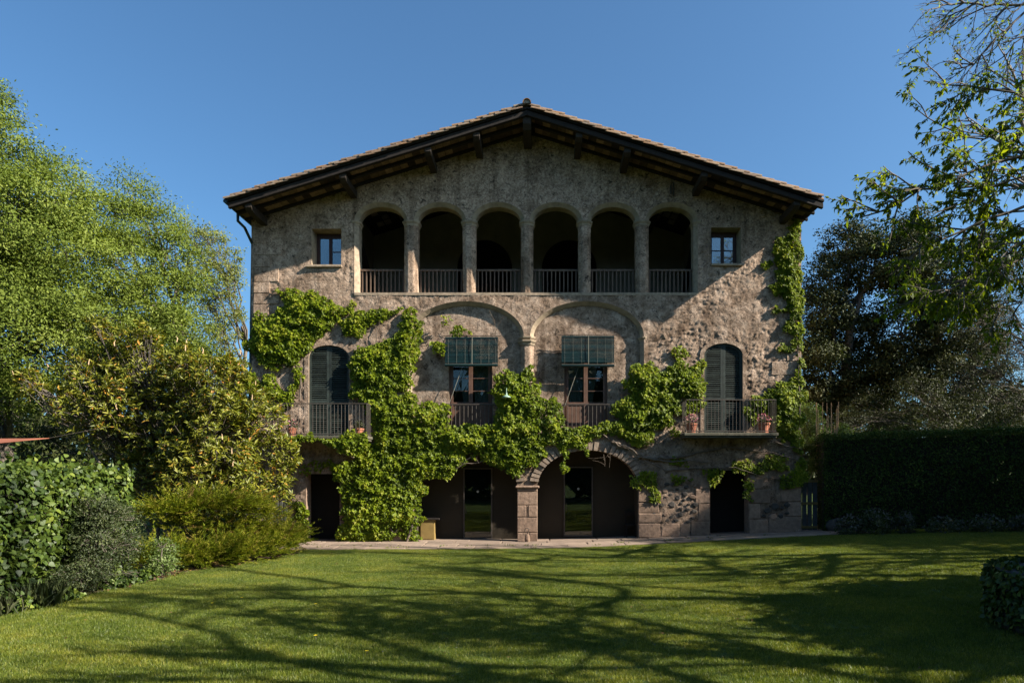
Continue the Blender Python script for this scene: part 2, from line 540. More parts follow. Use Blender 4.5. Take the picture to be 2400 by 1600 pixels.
M['leaf_ivy'] = leaf_mat('ivy_leaf', [(0, (.018, .035, .007)), (.5, (.048, .078, .012)), (.85, (.10, .14, .018)), (1, (.16, .19, .03))], .5, .22, .3)
M['leaf_olive'] = leaf_mat('small_olive_leaf', [(0, (.022, .034, .012)), (.6, (.05, .066, .022)), (1, (.10, .115, .04))], .5, .2, .25)
M['leaf_juniper'] = leaf_mat('juniper_spray', [(0, (.035, .05, .007)), (.5, (.085, .115, .009)), (.9, (.20, .215, .014)), (1, (.20, .12, .05))], .65, .3, .1)
M['leaf_oak'] = leaf_mat('holm_oak_leaf', [(0, (.016, .024, .006)), (.6, (.042, .052, .014)), (.9, (.075, .080, .028)), (1, (.11, .105, .045))], .6, .12, .15)
M['leaf_grey'] = leaf_mat('grey_green_leaf', [(0, (.020, .026, .010)), (.6, (.046, .053, .022)), (1, (.11, .115, .06))], .55, .2, .2)
M['leaf_hackberry'] = leaf_mat('hackberry_leaf', [(0, (.05, .08, .006)), (.6, (.12, .17, .013)), (1, (.22, .26, .022))], .5, .5, .15, (1.5, 1.45, .45))
M['leaf_hedge'] = leaf_mat('hedge_leaf', [(0, (.020, .040, .008)), (.7, (.050, .082, .015)), (1, (.13, .17, .028))], .6, .2, .15)
M['leaf_bright'] = leaf_mat('bright_shrub_leaf', [(0, (.06, .10, .02)), (.6, (.12, .17, .04)), (1, (.2, .24, .09))], .5, .35, .3)
M['leaf_grass'] = grass_blade_mat()
M['petal_white'] = leaf_mat('white_petal', [(0, (.05, .055, .045)), (1, (.11, .115, .10))], .7, .3, .2, (1, 1, 1))
M['petal_pink'] = leaf_mat('pink_petal', [(0, (.45, .12, .16)), (1, (.6, .32, .34))], .7, .3, .2, (1, .8, .8))
M['petal_yellow'] = leaf_mat('yellow_petal', [(0, (.7, .5, .02)), (1, (.75, .6, .05))], .7, .3, .2, (1, 1, .6))
M['leaf_litter'] = leaf_mat('dry_leaf', [(0, (.07, .04, .02)), (.6, (.14, .075, .032)), (1, (.22, .13, .05))], .8, .1, .2)

def glass_mat2(name, ior):
    m, nt, b = new_mat(name)
    nt.nodes.remove(b)
    fr = node(nt, 'ShaderNodeFresnel'); fr.inputs['IOR'].default_value = ior
    tr = node(nt, 'ShaderNodeBsdfTransparent'); tr.inputs['Color'].default_value = (.75, .8, .78, 1)
    gl = node(nt, 'ShaderNodeBsdfGlossy'); gl.inputs['Roughness'].default_value = .015
    gl.inputs['Color'].default_value = (1, 1, 1, 1)
    n = noise(nt, 1.3, 2, .5, geo_pos(nt))
    bm = node(nt, 'ShaderNodeBump'); bm.inputs['Strength'].default_value = .05; bm.inputs['Distance'].default_value = .02
    nt.links.new(n.outputs['Fac'], bm.inputs['Height']); nt.links.new(bm.outputs[0], gl.inputs['Normal'])
    ms = node(nt, 'ShaderNodeMixShader')
    nt.links.new(fr.outputs[0], ms.inputs[0]); nt.links.new(tr.outputs[0], ms.inputs[1]); nt.links.new(gl.outputs[0], ms.inputs[2])
    nt.links.new(ms.outputs[0], nt.nodes['Material Output'].inputs['Surface'])
    return m
M['glass'] = glass_mat2('window_glass', 2.3)
M['door_glass'] = glass_mat2('door_glass', 1.55)

# ================================================================== ground
def ground():
    xs = np.concatenate([[-600, -200, -80, -40], np.arange(-30, 30.1, 1.0), [40, 80, 200, 600]])
    ys = np.concatenate([[-600, -200, -80], np.arange(-40, 30.1, 2.0), [60, 150, 400, 900]])
    X, Y = np.meshgrid(xs, ys)
    Z = ground_z(np.clip(X, -30, 17))
    Z = Z - 0.004
    n, m = X.shape
    i = np.arange(n - 1)[:, None] * m + np.arange(m - 1)[None]
    f = np.stack([i, i + 1, i + m + 1, i + m], -1).reshape(-1, 4)
    o = obj('lawn', raw_mesh('lawn', np.stack([X, Y, Z], -1).reshape(-1, 3), f, M['turf'], True))
    tag(o, 'short mown green lawn running from the camera to the house', 'lawn', kind='structure')
    return o
ground()

# planting bed along the left, edge read off the foot of the shrubs
BED = [(-11.5, -16.5), (-8.9, -14.2), (-9.05, -12.6), (-8.75, -10.2), (-8.55, -8.6), (-8.7, -8.0), (-8.3, -7.0), (-7.7, -5.2), (-7.35, -3.6), (-7.9, -2.3), (-8.6, -1.6), (-14.5, -1.6), (-14.5, -16.5)]
def in_poly(x, y, poly):
    x = np.asarray(x); y = np.asarray(y)
    ins = np.zeros(x.shape, bool)
    n = len(poly)
    for i in range(n):
        x1, y1 = poly[i]; x2, y2 = poly[(i + 1) % n]
        c = ((y1 > y) != (y2 > y)) & (x < (x2 - x1) * (y - y1) / (y2 - y1 + 1e-12) + x1)
        ins ^= c
    return ins

def sheet(name, poly, z, mat):
    v = [(p[0], p[1], z) for p in poly]
    return obj(name, raw_mesh(name, v, [list(range(len(v)))], mat))
bed = sheet('planting_bed', BED[::-1][::-1], -0.135, M['soil'])
tag(bed, 'bare brown soil of the planting bed along the left hedge', 'soil', kind='structure')

# ================================================================== house
house = empty('stone_house', (0, 0, 0))
tag(house, 'large old stone farmhouse with gabled tiled roof, arched loggia and creeper-clad front', 'house')

AX, AZ = -0.50, 14.50
LX, LZ = -10.50, 11.397
RX, RZ = 9.42, 11.40
SL = (AZ - LZ) / (AX - LX)
SR = (AZ - RZ) / (RX - AX)
def roof_z(x):
    return AZ - SL * (AX - x) if x < AX else AZ - SR * (x - AX)

def ell(cx, a, zs, r, n=20, t0=math.pi, t1=0.0):
    return [(cx + a * math.cos(t0 + (t1 - t0) * i / n), zs + r * math.sin(t0 + (t1 - t0) * i / n)) for i in range(n + 1)]

def poly_near(P, poly):
    """distance, closest point and inside flag of 2D points against a closed polygon"""
    A = np.asarray(poly, float); B = np.roll(A, -1, axis=0)
    best = np.full(len(P), 1e9); cp = np.zeros_like(P)
    for a, b in zip(A, B):
        ab = b - a
        t = np.clip(((P - a) @ ab) / (ab @ ab + 1e-12), 0, 1)
        q = a + t[:, None] * ab
        d = np.linalg.norm(P - q, axis=1)
        k = d < best
        best[k] = d[k]; cp[k] = q[k]
    return best, cp, in_poly(P[:, 0], P[:, 1], poly)

def rough_panel(name, outer, holes, y0, amp, mat, parent, h=.05, seed=1, coarse=1.0):
    O = np.asarray(outer)
    x0, z0 = O.min(0); x1, z1 = O.max(0)
    nx = int((x1 - x0) / h) + 2; nz = int((z1 - z0) / h) + 2
    gx = np.linspace(x0, x1, nx); gz_ = np.linspace(z0, z1, nz)
    X, Z = np.meshgrid(gx, gz_)
    P = np.stack([X.ravel(), Z.ravel()], -1)
    s = np.ones(len(P), int); dist = np.full(len(P), 1e3)
    d, cp, ins = poly_near(P, outer)
    thr = .52 * h
    nearb = d < thr
    s[~ins & ~nearb] = -1
    s[nearb] = 0
    Q = P.copy(); Q[nearb] = cp[nearb]
    for hp in holes:
        H = np.asarray(hp)
        bb = (P[:, 0] > H[:, 0].min() - .3) & (P[:, 0] < H[:, 0].max() + .3) & (P[:, 1] > H[:, 1].min() - .3) & (P[:, 1] < H[:, 1].max() + .3)
        idx = np.where(bb)[0]
        d, cp, ins = poly_near(P[idx], hp)
        nb = d < thr
        s[idx[ins & ~nb]] = -1
        k = idx[nb]; k2 = s[k] >= 0
        s[k[k2]] = 0; Q[k[k2]] = cp[nb][k2]
        dist[idx] = np.minimum(dist[idx], d)
    w = np.clip((dist - .01) / .12, 0, 1)
    x, z = Q[:, 0], Q[:, 1]
    n1 = fbm(x * .9, z * .9, seed, 4) - .5
    u_ = x * .87 + z * .5; v_ = z * .87 - x * .5
    n2 = fbm(x * 3.4, z * 4.0, seed + 7, 3, .55) - .5
    n3 = fbm(u_ * 9.5, v_ * 17.0 + n2 * 3, seed + 13, 2, .7) - .5
    n4 = rng(seed + 40).uniform(-1, 1, len(x))
    rough = np.clip(fbm(x * .5, z * .5, seed + 21, 3) * 2.0 - .4, .35, 1.0)
    y = y0 - w * amp * (n1 * 1.1 * coarse + n2 * .75 * rough + n3 * 1.15 * rough + n4 * .10 * (.5 + rough))
    V = np.stack([x, y, z], -1)
    i = (np.arange(nz - 1)[:, None] * nx + np.arange(nx - 1)[None]).ravel()
    q = np.stack([i, i + 1, i + nx + 1, i + nx], -1)
    S = s[q]
    full = (S >= 0).all(1)
    cen = Q[q].mean(1)
    allz = (S == 0).all(1)
    if allz.any():
        ii = np.where(allz)[0]
        ok = in_poly(cen[ii, 0], cen[ii, 1], outer)
        for hp in holes:
            ok &= ~in_poly(cen[ii, 0], cen[ii, 1], hp)
        full[ii[~ok]] = False
    tris = [q[full][:, [0, 1, 2]], q[full][:, [0, 2, 3]]]
    for bad in range(4):
        sel = (S[:, bad] < 0) & (np.delete(S, bad, 1) >= 0).all(1)
        t = np.delete(q, bad, 1)[sel]
        if len(t):
            c = Q[t].mean(1)
            ok = in_poly(c[:, 0], c[:, 1], outer)
            for hp in holes:
                ok &= ~in_poly(c[:, 0], c[:, 1], hp)
            tris.append(t[ok])
    F = np.concatenate(tris)
    used = np.unique(F); remap = np.full(len(V), -1); remap[used] = np.arange(len(used))
    me = raw_mesh(name, V[used], remap[F], mat, True)
    return obj(name, me, parent)

def strip(name, loops, mat, parent, smooth=False):
    """skin consecutive (x, y, z) polylines of equal length"""
    V = np.concatenate([np.asarray(l, float) for l in loops]); n = len(loops[0])
    f = []
    for a in range(len(loops) - 1):
        for i in range(n - 1):
            f.append([a * n + i, (a + 1) * n + i, (a + 1) * n + i + 1, a * n + i + 1])
    return obj(name, raw_mesh(name, V, f, mat, smooth), parent)

CH = .13
# ---- loggia openings (inner edges)
LOG = [(WX(a), WX(b)) for a, b in ((839, 946), (978, 1083.5), (1114, 1220.7), (1249.5, 1356), (1385, 1491), (1521.5, 1627))]
ZS, ZSILL = WZ(517), WZ(686)
RISE = .53
log_hole = [(LOG[0][0] - CH, ZSILL), ]
for a, b in LOG:
    cx = (a + b) / 2; hw = (b - a) / 2
    log_hole += ell(cx, hw + CH, ZS, RISE + CH, 20)
log_hole.append((LOG[-1][1] + CH, ZSILL))
log_hole = log_hole[::-1]

WIN = {'l': (WX(730), WX(800), WZ(622), WZ(536)), 'r': (WX(1666.5), WX(1737), WZ(619), WZ(533))}
def rect(x0, x1, z0, z1): return [(x0, z0), (x1, z0), (x1, z1), (x0, z1)]

BZ0 = WZ(1016)
BAS = WZ(789)
BL = (WX(964), WX(1219.5)); BR = (WX(1250.5), WX(1501))
BRISE = WZ(714) - BAS
blind_hole = [(BL[0] - CH, BZ0)]
for a, b in (BL, BR):
    blind_hole += ell((a + b) / 2, (b - a) / 2 + CH, BAS, BRISE + CH, 28)
blind_hole.append((BR[1] + CH, BZ0))
blind_hole = blind_hole[::-1]

SH = {'l': (WX(723.5), WX(818), WZ(1022), WZ(836), WZ(809)), 'r': (WX(1650.5), WX(1740.5), WZ(1015), WZ(832), WZ(804.5))}
def arch_poly(x0, x1, z0, zs, zt, n=20, g=0.0):
    return [(x0 - g, z0), (x1 + g, z0)] + ell((x0 + x1) / 2, (x1 - x0) / 2 + g, zs, zt - zs + g, n, 0, math.pi)

GAS = WZ(1139)
GL = (WX(977), WX(1212)); GR = (WX(1260), WX(1495))
GRISE = WZ(1054) - GAS
gr_hole = [(GL[0], -.5)]
for a, b in (GL, GR):
    gr_hole += ell((a + b) / 2, (b - a) / 2, GAS, GRISE, 28)
gr_hole.append((GR[1], -.5))
gr_hole = gr_hole[::-1]
DL = (WX(717), WX(796), -.5, WZ(1110)); DR = (WX(1664.5), WX(1754.5), -.5, WZ(1101))

outer = [(WX(585), -.35), (9.21, -.35), (9.21, roof_z(9.21) - .09), (AX, AZ - .09), (-10.2, roof_z(-10.2) - .09)]
holes = [log_hole, rect(*WIN['l']), rect(*WIN['r']), blind_hole, arch_poly(*SH['l']), arch_poly(*SH['r']), gr_hole, rect(*DL), rect(*DR)]
wall = rough_panel('front_wall', outer, holes, 0.0, .06, M['plaster'], house, .036, 3)
wall['label'] = 'rough weathered plaster front wall with arched openings'

# side and back walls, inner partition
mb = MB()
mb.box(WX(585) + .06, -9.9, .012, 14, -.4, roof_z(-10.2) - .12)
mb.build('side_wall', M['plaster'], house)
MB().box(8.7, 9.195, .012, 14, -.4, roof_z(9.2) - .12).build('side_wall', M['plaster'], house)
MB().prism([(-9.89, -.4), (8.69, -.4), (8.69, roof_z(8.69) - .12), (AX, AZ - .12), (-9.89, roof_z(-9.89) - .12)], 13.6, 13.99).build('back_wall', M['plaster'], house)
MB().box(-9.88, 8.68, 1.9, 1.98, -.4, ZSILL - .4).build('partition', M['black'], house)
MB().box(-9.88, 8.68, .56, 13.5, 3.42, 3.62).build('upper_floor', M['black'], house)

# ---- loggia: reveals, pillars with capitals, railings, inside
for i, (a, b) in enumerate(LOG):
    cx = (a + b) / 2; hw = (b - a) / 2
    o_ = ell(cx, hw + CH, ZS, RISE + CH, 20); n_ = ell(cx, hw, ZS, RISE, 20)
    strip('arch_band', [[(x, -.004, z) for x, z in o_], [(x, CH, z) for x, z in n_], [(x, .52, z) for x, z in n_]], M['arch_stone'], house)
strip('jamb', [[(LOG[0][0] - CH, -.004, ZSILL), (LOG[0][0] - CH, -.004, ZS)], [(LOG[0][0], CH, ZSILL), (LOG[0][0], CH, ZS)], [(LOG[0][0], .52, ZSILL), (LOG[0][0], .52, ZS)]], M['smooth_plaster'], house)
strip('jamb', [[(LOG[-1][1] + CH, -.004, ZS), (LOG[-1][1] + CH, -.004, ZSILL)], [(LOG[-1][1], CH, ZS), (LOG[-1][1], CH, ZSILL)], [(LOG[-1][1], .52, ZS), (LOG[-1][1], .52, ZSILL)]], M['smooth_plaster'], house)
MB().box(LOG[0][0] - CH, LOG[-1][1] + CH, -.012, .55, ZSILL - .09, ZSILL + .004).build('loggia_sill', M['smooth_plaster'], house)

def pillar_mesh(name, x0, x1, y0, y1, z0, z1, c, mat, seed, amp=.012):
    base = [(x0, y0 + c), (x0 + c, y0), (x1 - c, y0), (x1, y0 + c), (x1, y1), (x0, y1)]
    nz = max(2, int((z1 - z0) / .06))
    # refine cross-section
    ring = []
    for k in range(6):
        p, q = base[k], base[(k + 1) % 6]
        m = 4 if k in (0, 1, 2, 4) else 3
        for t in range(m): ring.append((p[0] + (q[0] - p[0]) * t / m, p[1] + (q[1] - p[1]) * t / m))
    ring = np.array(ring); n = len(ring)
    cen = ring.mean(0); nd = unit(ring - cen)
    V = []
    for j in range(nz + 1):
        z = z0 + (z1 - z0) * j / nz
        u = np.arange(n) * .9
        d = (fbm(u + seed * 3.1, np.full(n, z * 7.0), seed, 3) - .5) * 2 * amp
        V.append(np.column_stack([ring + nd * d[:, None], np.full(n, z)]))
    V = np.concatenate(V)
    i = np.arange(nz)[:, None] * n; k = np.arange(n)[None]; k2 = (k + 1) % n
    F = np.stack([i + k, i + k2, i + n + k2, i + n + k], -1).reshape(-1, 4)
    return raw_mesh(name, V, F, mat, False)

def capital(x0, x1, y0, y1, z, c, name, parent, mat, steps=((-.0, -.16, 0), (.02, -.10, 0), (.05, -.055, 0), (.055, 0, 0)), ext=.0):
    mb = MB()
    zz = z
    levels = [(0.0, z - .17), (.012, z - .165), (.02, z - .10), (.055, z - .065), (.055, z - .045), (.07, z - .04), (.07, z - .002)]
    rings = []
    for e, zl in levels:
        rings.append([(x0 - e, y0 + c - e * .4, zl), (x0 + c - e * .4, y0 - e, zl), (x1 - c + e * .4, y0 - e, zl), (x1 + e, y0 + c - e * .4, zl), (x1 + e, y1, zl), (x0 - e, y1, zl)])
    v = [p for r_ in rings for p in r_]; f = []
    for a in range(len(rings) - 1):
        for k in range(6):
            k2 = (k + 1) % 6
            f.append([a * 6 + k, a * 6 + k2, (a + 1) * 6 + k2, (a + 1) * 6 + k])
    f.append([(len(rings) - 1) * 6 + k for k in range(6)])
    mb.add(v, f)
    return mb.build(name, mat, parent)

for i in range(5):
    x0, x1 = LOG[i][1], LOG[i + 1][0]
    p = obj('loggia_pillar', pillar_mesh('loggia_pillar', x0, x1, -.002, .5, ZSILL + .003, ZS, CH, M['plaster'], 20 + i), house)
    capital(x0, x1, -.002, .51, ZS + .004, CH, 'capital', p, M['arch_stone'])
capital(LOG[0][0] - .3, LOG[0][0], .02, .5, ZS + .002, CH * .8, 'capital', house, M['arch_stone'])
capital(LOG[-1][1], LOG[-1][1] + .3, .02, .5, ZS + .002, CH * .8, 'capital', house, M['arch_stone'])

bar_me = MB().box(-.02, .02, -.018, .018, 0, .80).mesh('baluster', M['wood_rail'])
for i, (a, b) in enumerate(LOG):
    dark = i >= 5
    r_ = MB().box(a + .004, b - .004, .30, .37, ZSILL + .86, ZSILL + .93).box(a + .004, b - .004, .31, .36, ZSILL + .03, ZSILL + .075).build('loggia_railing', M['wood_rail'], house, bevel=.006)
    n = 11
    for k in range(n):
        obj('baluster', bar_me, r_, (a + (b - a) * (k + .5) / n, .335, ZSILL + .07))

FZ = ZSILL - .12
lx0, lx1 = LOG[0][0] - .55, LOG[-1][1] + .55
mb = MB().box(lx0, lx1, .553, 4.4, FZ - .2, FZ)
mb.build('loggia_floor', M['interior'], house)
ytop = lambda x: roof_z(x) - .2
bk = [(lx0, FZ), (lx1, FZ), (lx1, ytop(lx1)), (AX, ytop(AX)), (lx0, ytop(lx0))]
ah = [arch_poly(-3.55, -1.25, FZ - .01, 10.9, 12.1, 16), arch_poly(.0, 2.3, FZ - .01, 10.9, 12.1, 16)]
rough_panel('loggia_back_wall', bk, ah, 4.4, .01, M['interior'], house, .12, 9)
MB().box(-4.5, 3.5, 6.6, 6.7, FZ, 13).build('black_room_panel', M['black'], house)
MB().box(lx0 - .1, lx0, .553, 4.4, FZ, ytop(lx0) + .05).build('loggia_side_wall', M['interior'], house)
MB().box(lx1, lx1 + .1, .553, 4.4, FZ, ytop(lx1) + .05).build('loggia_side_wall', M['interior'], house)
for x in (-5.4, -3.2, -.5, 2.2, 4.4):
    MB().box(x - .13, x + .13, .56, 4.4, roof_z(x) - .62, roof_z(x) - .34).build('loggia_purlin', M['beam'], house)
r_ = random.Random(15)
lb_me = MB().box(-.13, .13, -.20, .20, -.015, .015).mesh('ceiling_brick', M['voussoir'])
for x0_, x1_ in ((-6.6, -3.4), (2.3, 5.3)):
    x = x0_
    while x < x1_:
        for yy in (.95, 1.5, 2.05, 2.6, 3.15, 3.7):
            if r_.random() < .75:
                obj('ceiling_brick', lb_me, house, (x, yy, roof_z(x) - .10), (0, -math.atan(SL) if x < AX else math.atan(SR), 0))
        x += .3
# raking struts against the two side walls
MB().add([(lx0 + .02, 1.0, 11.6), (lx0 + .2, 1.0, 11.6), (lx0 + .2, 1.2, 11.75), (lx0 + .02, 1.2, 11.75), (lx0 + .02, 4.2, 9.4), (lx0 + .2, 4.2, 9.4), (lx0 + .2, 4.35, 9.6), (lx0 + .02, 4.35, 9.6)],
         [[0, 3, 2, 1], [4, 5, 6, 7], [0, 1, 5, 4], [1, 2, 6, 5], [2, 3, 7, 6], [3, 0, 4, 7]]).build('strut', M['beam'], house)
MB().add([(lx1 - .2, 1.0, 11.6), (lx1 - .02, 1.0, 11.6), (lx1 - .02, 1.2, 11.75), (lx1 - .2, 1.2, 11.75), (lx1 - .2, 4.2, 9.4), (lx1 - .02, 4.2, 9.4), (lx1 - .02, 4.35, 9.6), (lx1 - .2, 4.35, 9.6)],
         [[0, 3, 2, 1], [4, 5, 6, 7], [0, 1, 5, 4], [1, 2, 6, 5], [2, 3, 7, 6], [3, 0, 4, 7]]).build('strut', M['beam'], house)

# ---- small upper windows
def small_window(key, splay_left, muntins):
    x0, x1, z0, z1 = WIN[key]
    dpt = .55
    e0 = .04 if splay_left else .02; e1 = .02 if splay_left else .04
    fr = [(x0, -.003, z0), (x0, -.003, z1), (x1, -.003, z1), (x1, -.003, z0), (x0, -.003, z0)]
    bk_ = [(x0 + e0, dpt, z0), (x0 + e0, dpt, z1 - .02), (x1 - e1, dpt, z1 - .02), (x1 - e1, dpt, z0), (x0 + e0, dpt, z0)]
    strip('window_reveal', [fr, bk_], M['arch_stone'], house)
    MB().box(x0 - .17 if splay_left else x0, x1 + .03 if splay_left else x1 + .06, -.09, .3, z0 - .075, z0 + .006).build('window_sill', M['smooth_plaster'], house, bevel=.01)
    a, b = x0 + e0 + .004, x1 - e1 - .004
    y = dpt - .09
    c = (a + b) / 2
    mb = MB().box(a, b, y, y + .08, z1 - .13, z1 - .025).box(a, b, y, y + .08, z0 + .01, z0 + .08).box(a, a + .06, y, y + .08, z0 + .082, z1 - .132).box(b - .06, b, y, y + .08, z0 + .082, z1 - .132)
    win = mb.build('small_window', M['wood_dark'], house)
    for s0, s1, mn in ((a + .062, c - .002, muntins[0]), (c + .002, b - .062, muntins[1])):
        z_0, z_1 = z0 + .084, z1 - .134
        m2 = MB().box(s0, s0 + .055, y - .012, y + .05, z_0, z_1).box(s1 - .055, s1, y - .012, y + .05, z_0, z_1)
        m2.box(s0 + .056, s1 - .056, y - .012, y + .05, z_0, z_0 + .06).box(s0 + .056, s1 - .056, y - .012, y + .05, z_1 - .06, z_1)
        if mn: m2.box(s0 + .056, s1 - .056, y, y + .04, (z_0 + z_1) / 2 - .015, (z_0 + z_1) / 2 + .015)
        m2.build('sash', M['wood_dark'], win)
        MB().box(s0 + .05, s1 - .05, y + .02, y + .026, z_0 + .05, z_1 - .05).build('pane', M['glass'], win)
    MB().box(a - .1, b + .1, 1.2, 1.25, z0 - .1, z1 + .1).build('black_room_panel', M['black'], house)
small_window('l', True, (False, True))
small_window('r', False, (True, True))

# ---- blind arches on the first floor
INF = .17
for (a, b) in (BL, BR):
    cx = (a + b) / 2; hw = (b - a) / 2
    o_ = ell(cx, hw + CH, BAS, BRISE + CH, 28); n_ = ell(cx, hw, BAS, BRISE, 28)
    strip('arch_band', [[(x, -.004, z) for x, z in o_], [(x, CH, z) for x, z in n_], [(x, INF + .03, z) for x, z in n_]], M['arch_stone'], house)
strip('jamb', [[(BL[0] - CH, -.004, BZ0), (BL[0] - CH, -.004, BAS)], [(BL[0], CH, BZ0), (BL[0], CH, BAS)], [(BL[0], INF + .03, BZ0), (BL[0], INF + .03, BAS)]], M['smooth_plaster'], house)
strip('jamb', [[(BR[1] + CH, -.004, BAS), (BR[1] + CH, -.004, BZ0)], [(BR[1], CH, BAS), (BR[1], CH, BZ0)], [(BR[1], INF + .03, BAS), (BR[1], INF + .03, BZ0)]], M['smooth_plaster'], house)
pil = obj('pilaster', pillar_mesh('pilaster', BL[1], BR[0], -.002, .3, BZ0, BAS, CH, M['plaster'], 40), house)
capital(BL[1], BR[0], -.004, .3, BAS + .012, CH, 'capital', pil, M['arch_stone'])
capital(BL[1] - .02, BR[0] + .02, -.012, .3, BAS - .12, CH, 'capital', pil, M['arch_stone'])
capital(BR[1], BR[1] + .25, .03, .3, BAS + .006, CH * .8, 'capital', house, M['arch_stone'])
FW = {'l': (WX(1051.5, .1), WX(1153.5, .1)), 'r': (WX(1323, .1), WX(1424, .1))}
FZ0, FZ1 = WZ(1008), WZ(838)
inf_outer = [(BL[0] - .05, BZ0 - .02), (BR[1] + .05, BZ0 - .02)] + ell((BL[0] + BR[1]) / 2, (BR[1] - BL[0]) / 2 + .05, BAS, BRISE + .4, 30, 0, math.pi)
infill = rough_panel('arch_infill', [(BL[0] - .05, BZ0 - .02), (BR[1] + .05, BZ0 - .02), (BR[1] + .05, BAS + BRISE + .06), (BL[0] - .05, BAS + BRISE + .06)],
                     [rect(FW['l'][0], FW['l'][1], FZ0, FZ1), rect(FW['r'][0], FW['r'][1], FZ0, FZ1)], INF, .03, M['plaster'], house, .05, 31)

def french_window(key, curtain):
    x0, x1 = FW[key]
    fr = [(x0, INF - .004, FZ0), (x0, INF - .004, FZ1), (x1, INF - .004, FZ1), (x1, INF - .004, FZ0)]
    strip('window_reveal', [fr, [(p[0], INF + .2, p[2]) for p in fr]], M['smooth_plaster'], house)
    y = INF + .08
    c = (x0 + x1) / 2
    f = MB().box(x0 + .003, x0 + .075, y, y + .09, FZ0, FZ1 - .004).box(x1 - .075, x1 - .003, y, y + .09, FZ0, FZ1 - .004).box(x0 + .076, x1 - .076, y, y + .09, FZ1 - .1, FZ1 - .004)
    win = f.build('french_window', M['wood_frame'], house)
    zp = WZ(944)
    for s0, s1 in ((x0 + .077, c - .002), (c + .002, x1 - .077)):
        m2 = MB().box(s0, s0 + .07, y - .02, y + .05, FZ0, FZ1 - .101).box(s1 - .07, s1, y - .02, y + .05, FZ0, FZ1 - .101)
        m2.box(s0 + .071, s1 - .071, y - .02, y + .05, zp - .05, zp + .05).box(s0 + .071, s1 - .071, y - .02, y + .05, FZ0, FZ0 + .1)
        m2.box(s0 + .071, s1 - .071, y, y + .03, FZ0 + .101, zp - .051)
        for zz in (WZ(884), WZ(914)):
            m2.box(s0 + .071, s1 - .071, y - .005, y + .035, zz - .013, zz + .013)
        m2.build('sash', M['wood_frame'], win)
        for za, zb in ((zp + .05, WZ(914) - .013), (WZ(914) + .013, WZ(884) - .013), (WZ(884) + .013, FZ1 - .102)):
            MB().box(s0 + .068, s1 - .068, y + .012, y + .018, za - .004, zb + .004).build('pane', M['door_glass'], win)
    # lace curtain: one leaf fully drawn, the other tied back
    yc = y + .12
    def drape(xa, xb, xa2, xb2, nm):
        n = 28; V = []; rows = 14
        for j in range(rows + 1):
            t = j / rows
            z = FZ1 - .1 - t * (FZ1 - .1 - FZ0 - .12)
            e = t ** 1.3
            for k in range(n + 1):
                u = k / n
                x = (xa + (xa2 - xa) * e) * (1 - u) + (xb + (xb2 - xb) * e) * u
                V.append((x, yc + .022 * math.sin(u * 38) * (.4 + .6 * t), z))
        F = [[j * (n + 1) + k, j * (n + 1) + k + 1, (j + 1) * (n + 1) + k + 1, (j + 1) * (n + 1) + k] for j in range(rows) for k in range(n)]
        obj(nm, raw_mesh(nm, V, F, M['curtain'], True), win)
    if curtain == 'right':
        drape(c + .06, x1 - .06, c + .22, x1 - .06, 'curtain'); drape(c - .45, c - .03, c - .12, c - .03, 'curtain')
    else:
        drape(x0 + .06, c - .06, x0 + .06, c - .2, 'curtain'); drape(c + .03, c + .42, c + .03, c + .1, 'curtain')
    # guard rail close to the window
    zr = WZ(946, -.05)
    yr = -.03
    rl = MB().box(x0 - .06, x1 + .06, yr - .02, yr + .02, zr - .035, zr).box(x0 - .06, x1 + .06, yr - .012, yr + .012, FZ0 + .02, FZ0 + .05).box(x0 - .06, x0 - .03, yr + .021, INF + .04, zr - .03, zr - .005).box(x1 + .03, x1 + .06, yr + .021, INF + .04, zr - .03, zr - .005).build('guard_rail', M['iron'], house)
    bm_ = MB().tube([(0, 0, FZ0 + .04), (0, 0, zr - .02)], .011, 6).mesh('bar', M['iron'])
    for k in range(12):
        obj('bar', bm_, rl, (x0 - .03 + (x1 - x0 + .06) * k / 11, yr, 0))
french_window('l', 'right')
french_window('r', 'left')
MB().box(BL[0], BR[1], 1.0, 1.05, FZ0 - .1, FZ1 + .3).build('black_room_panel', M['black'], house)

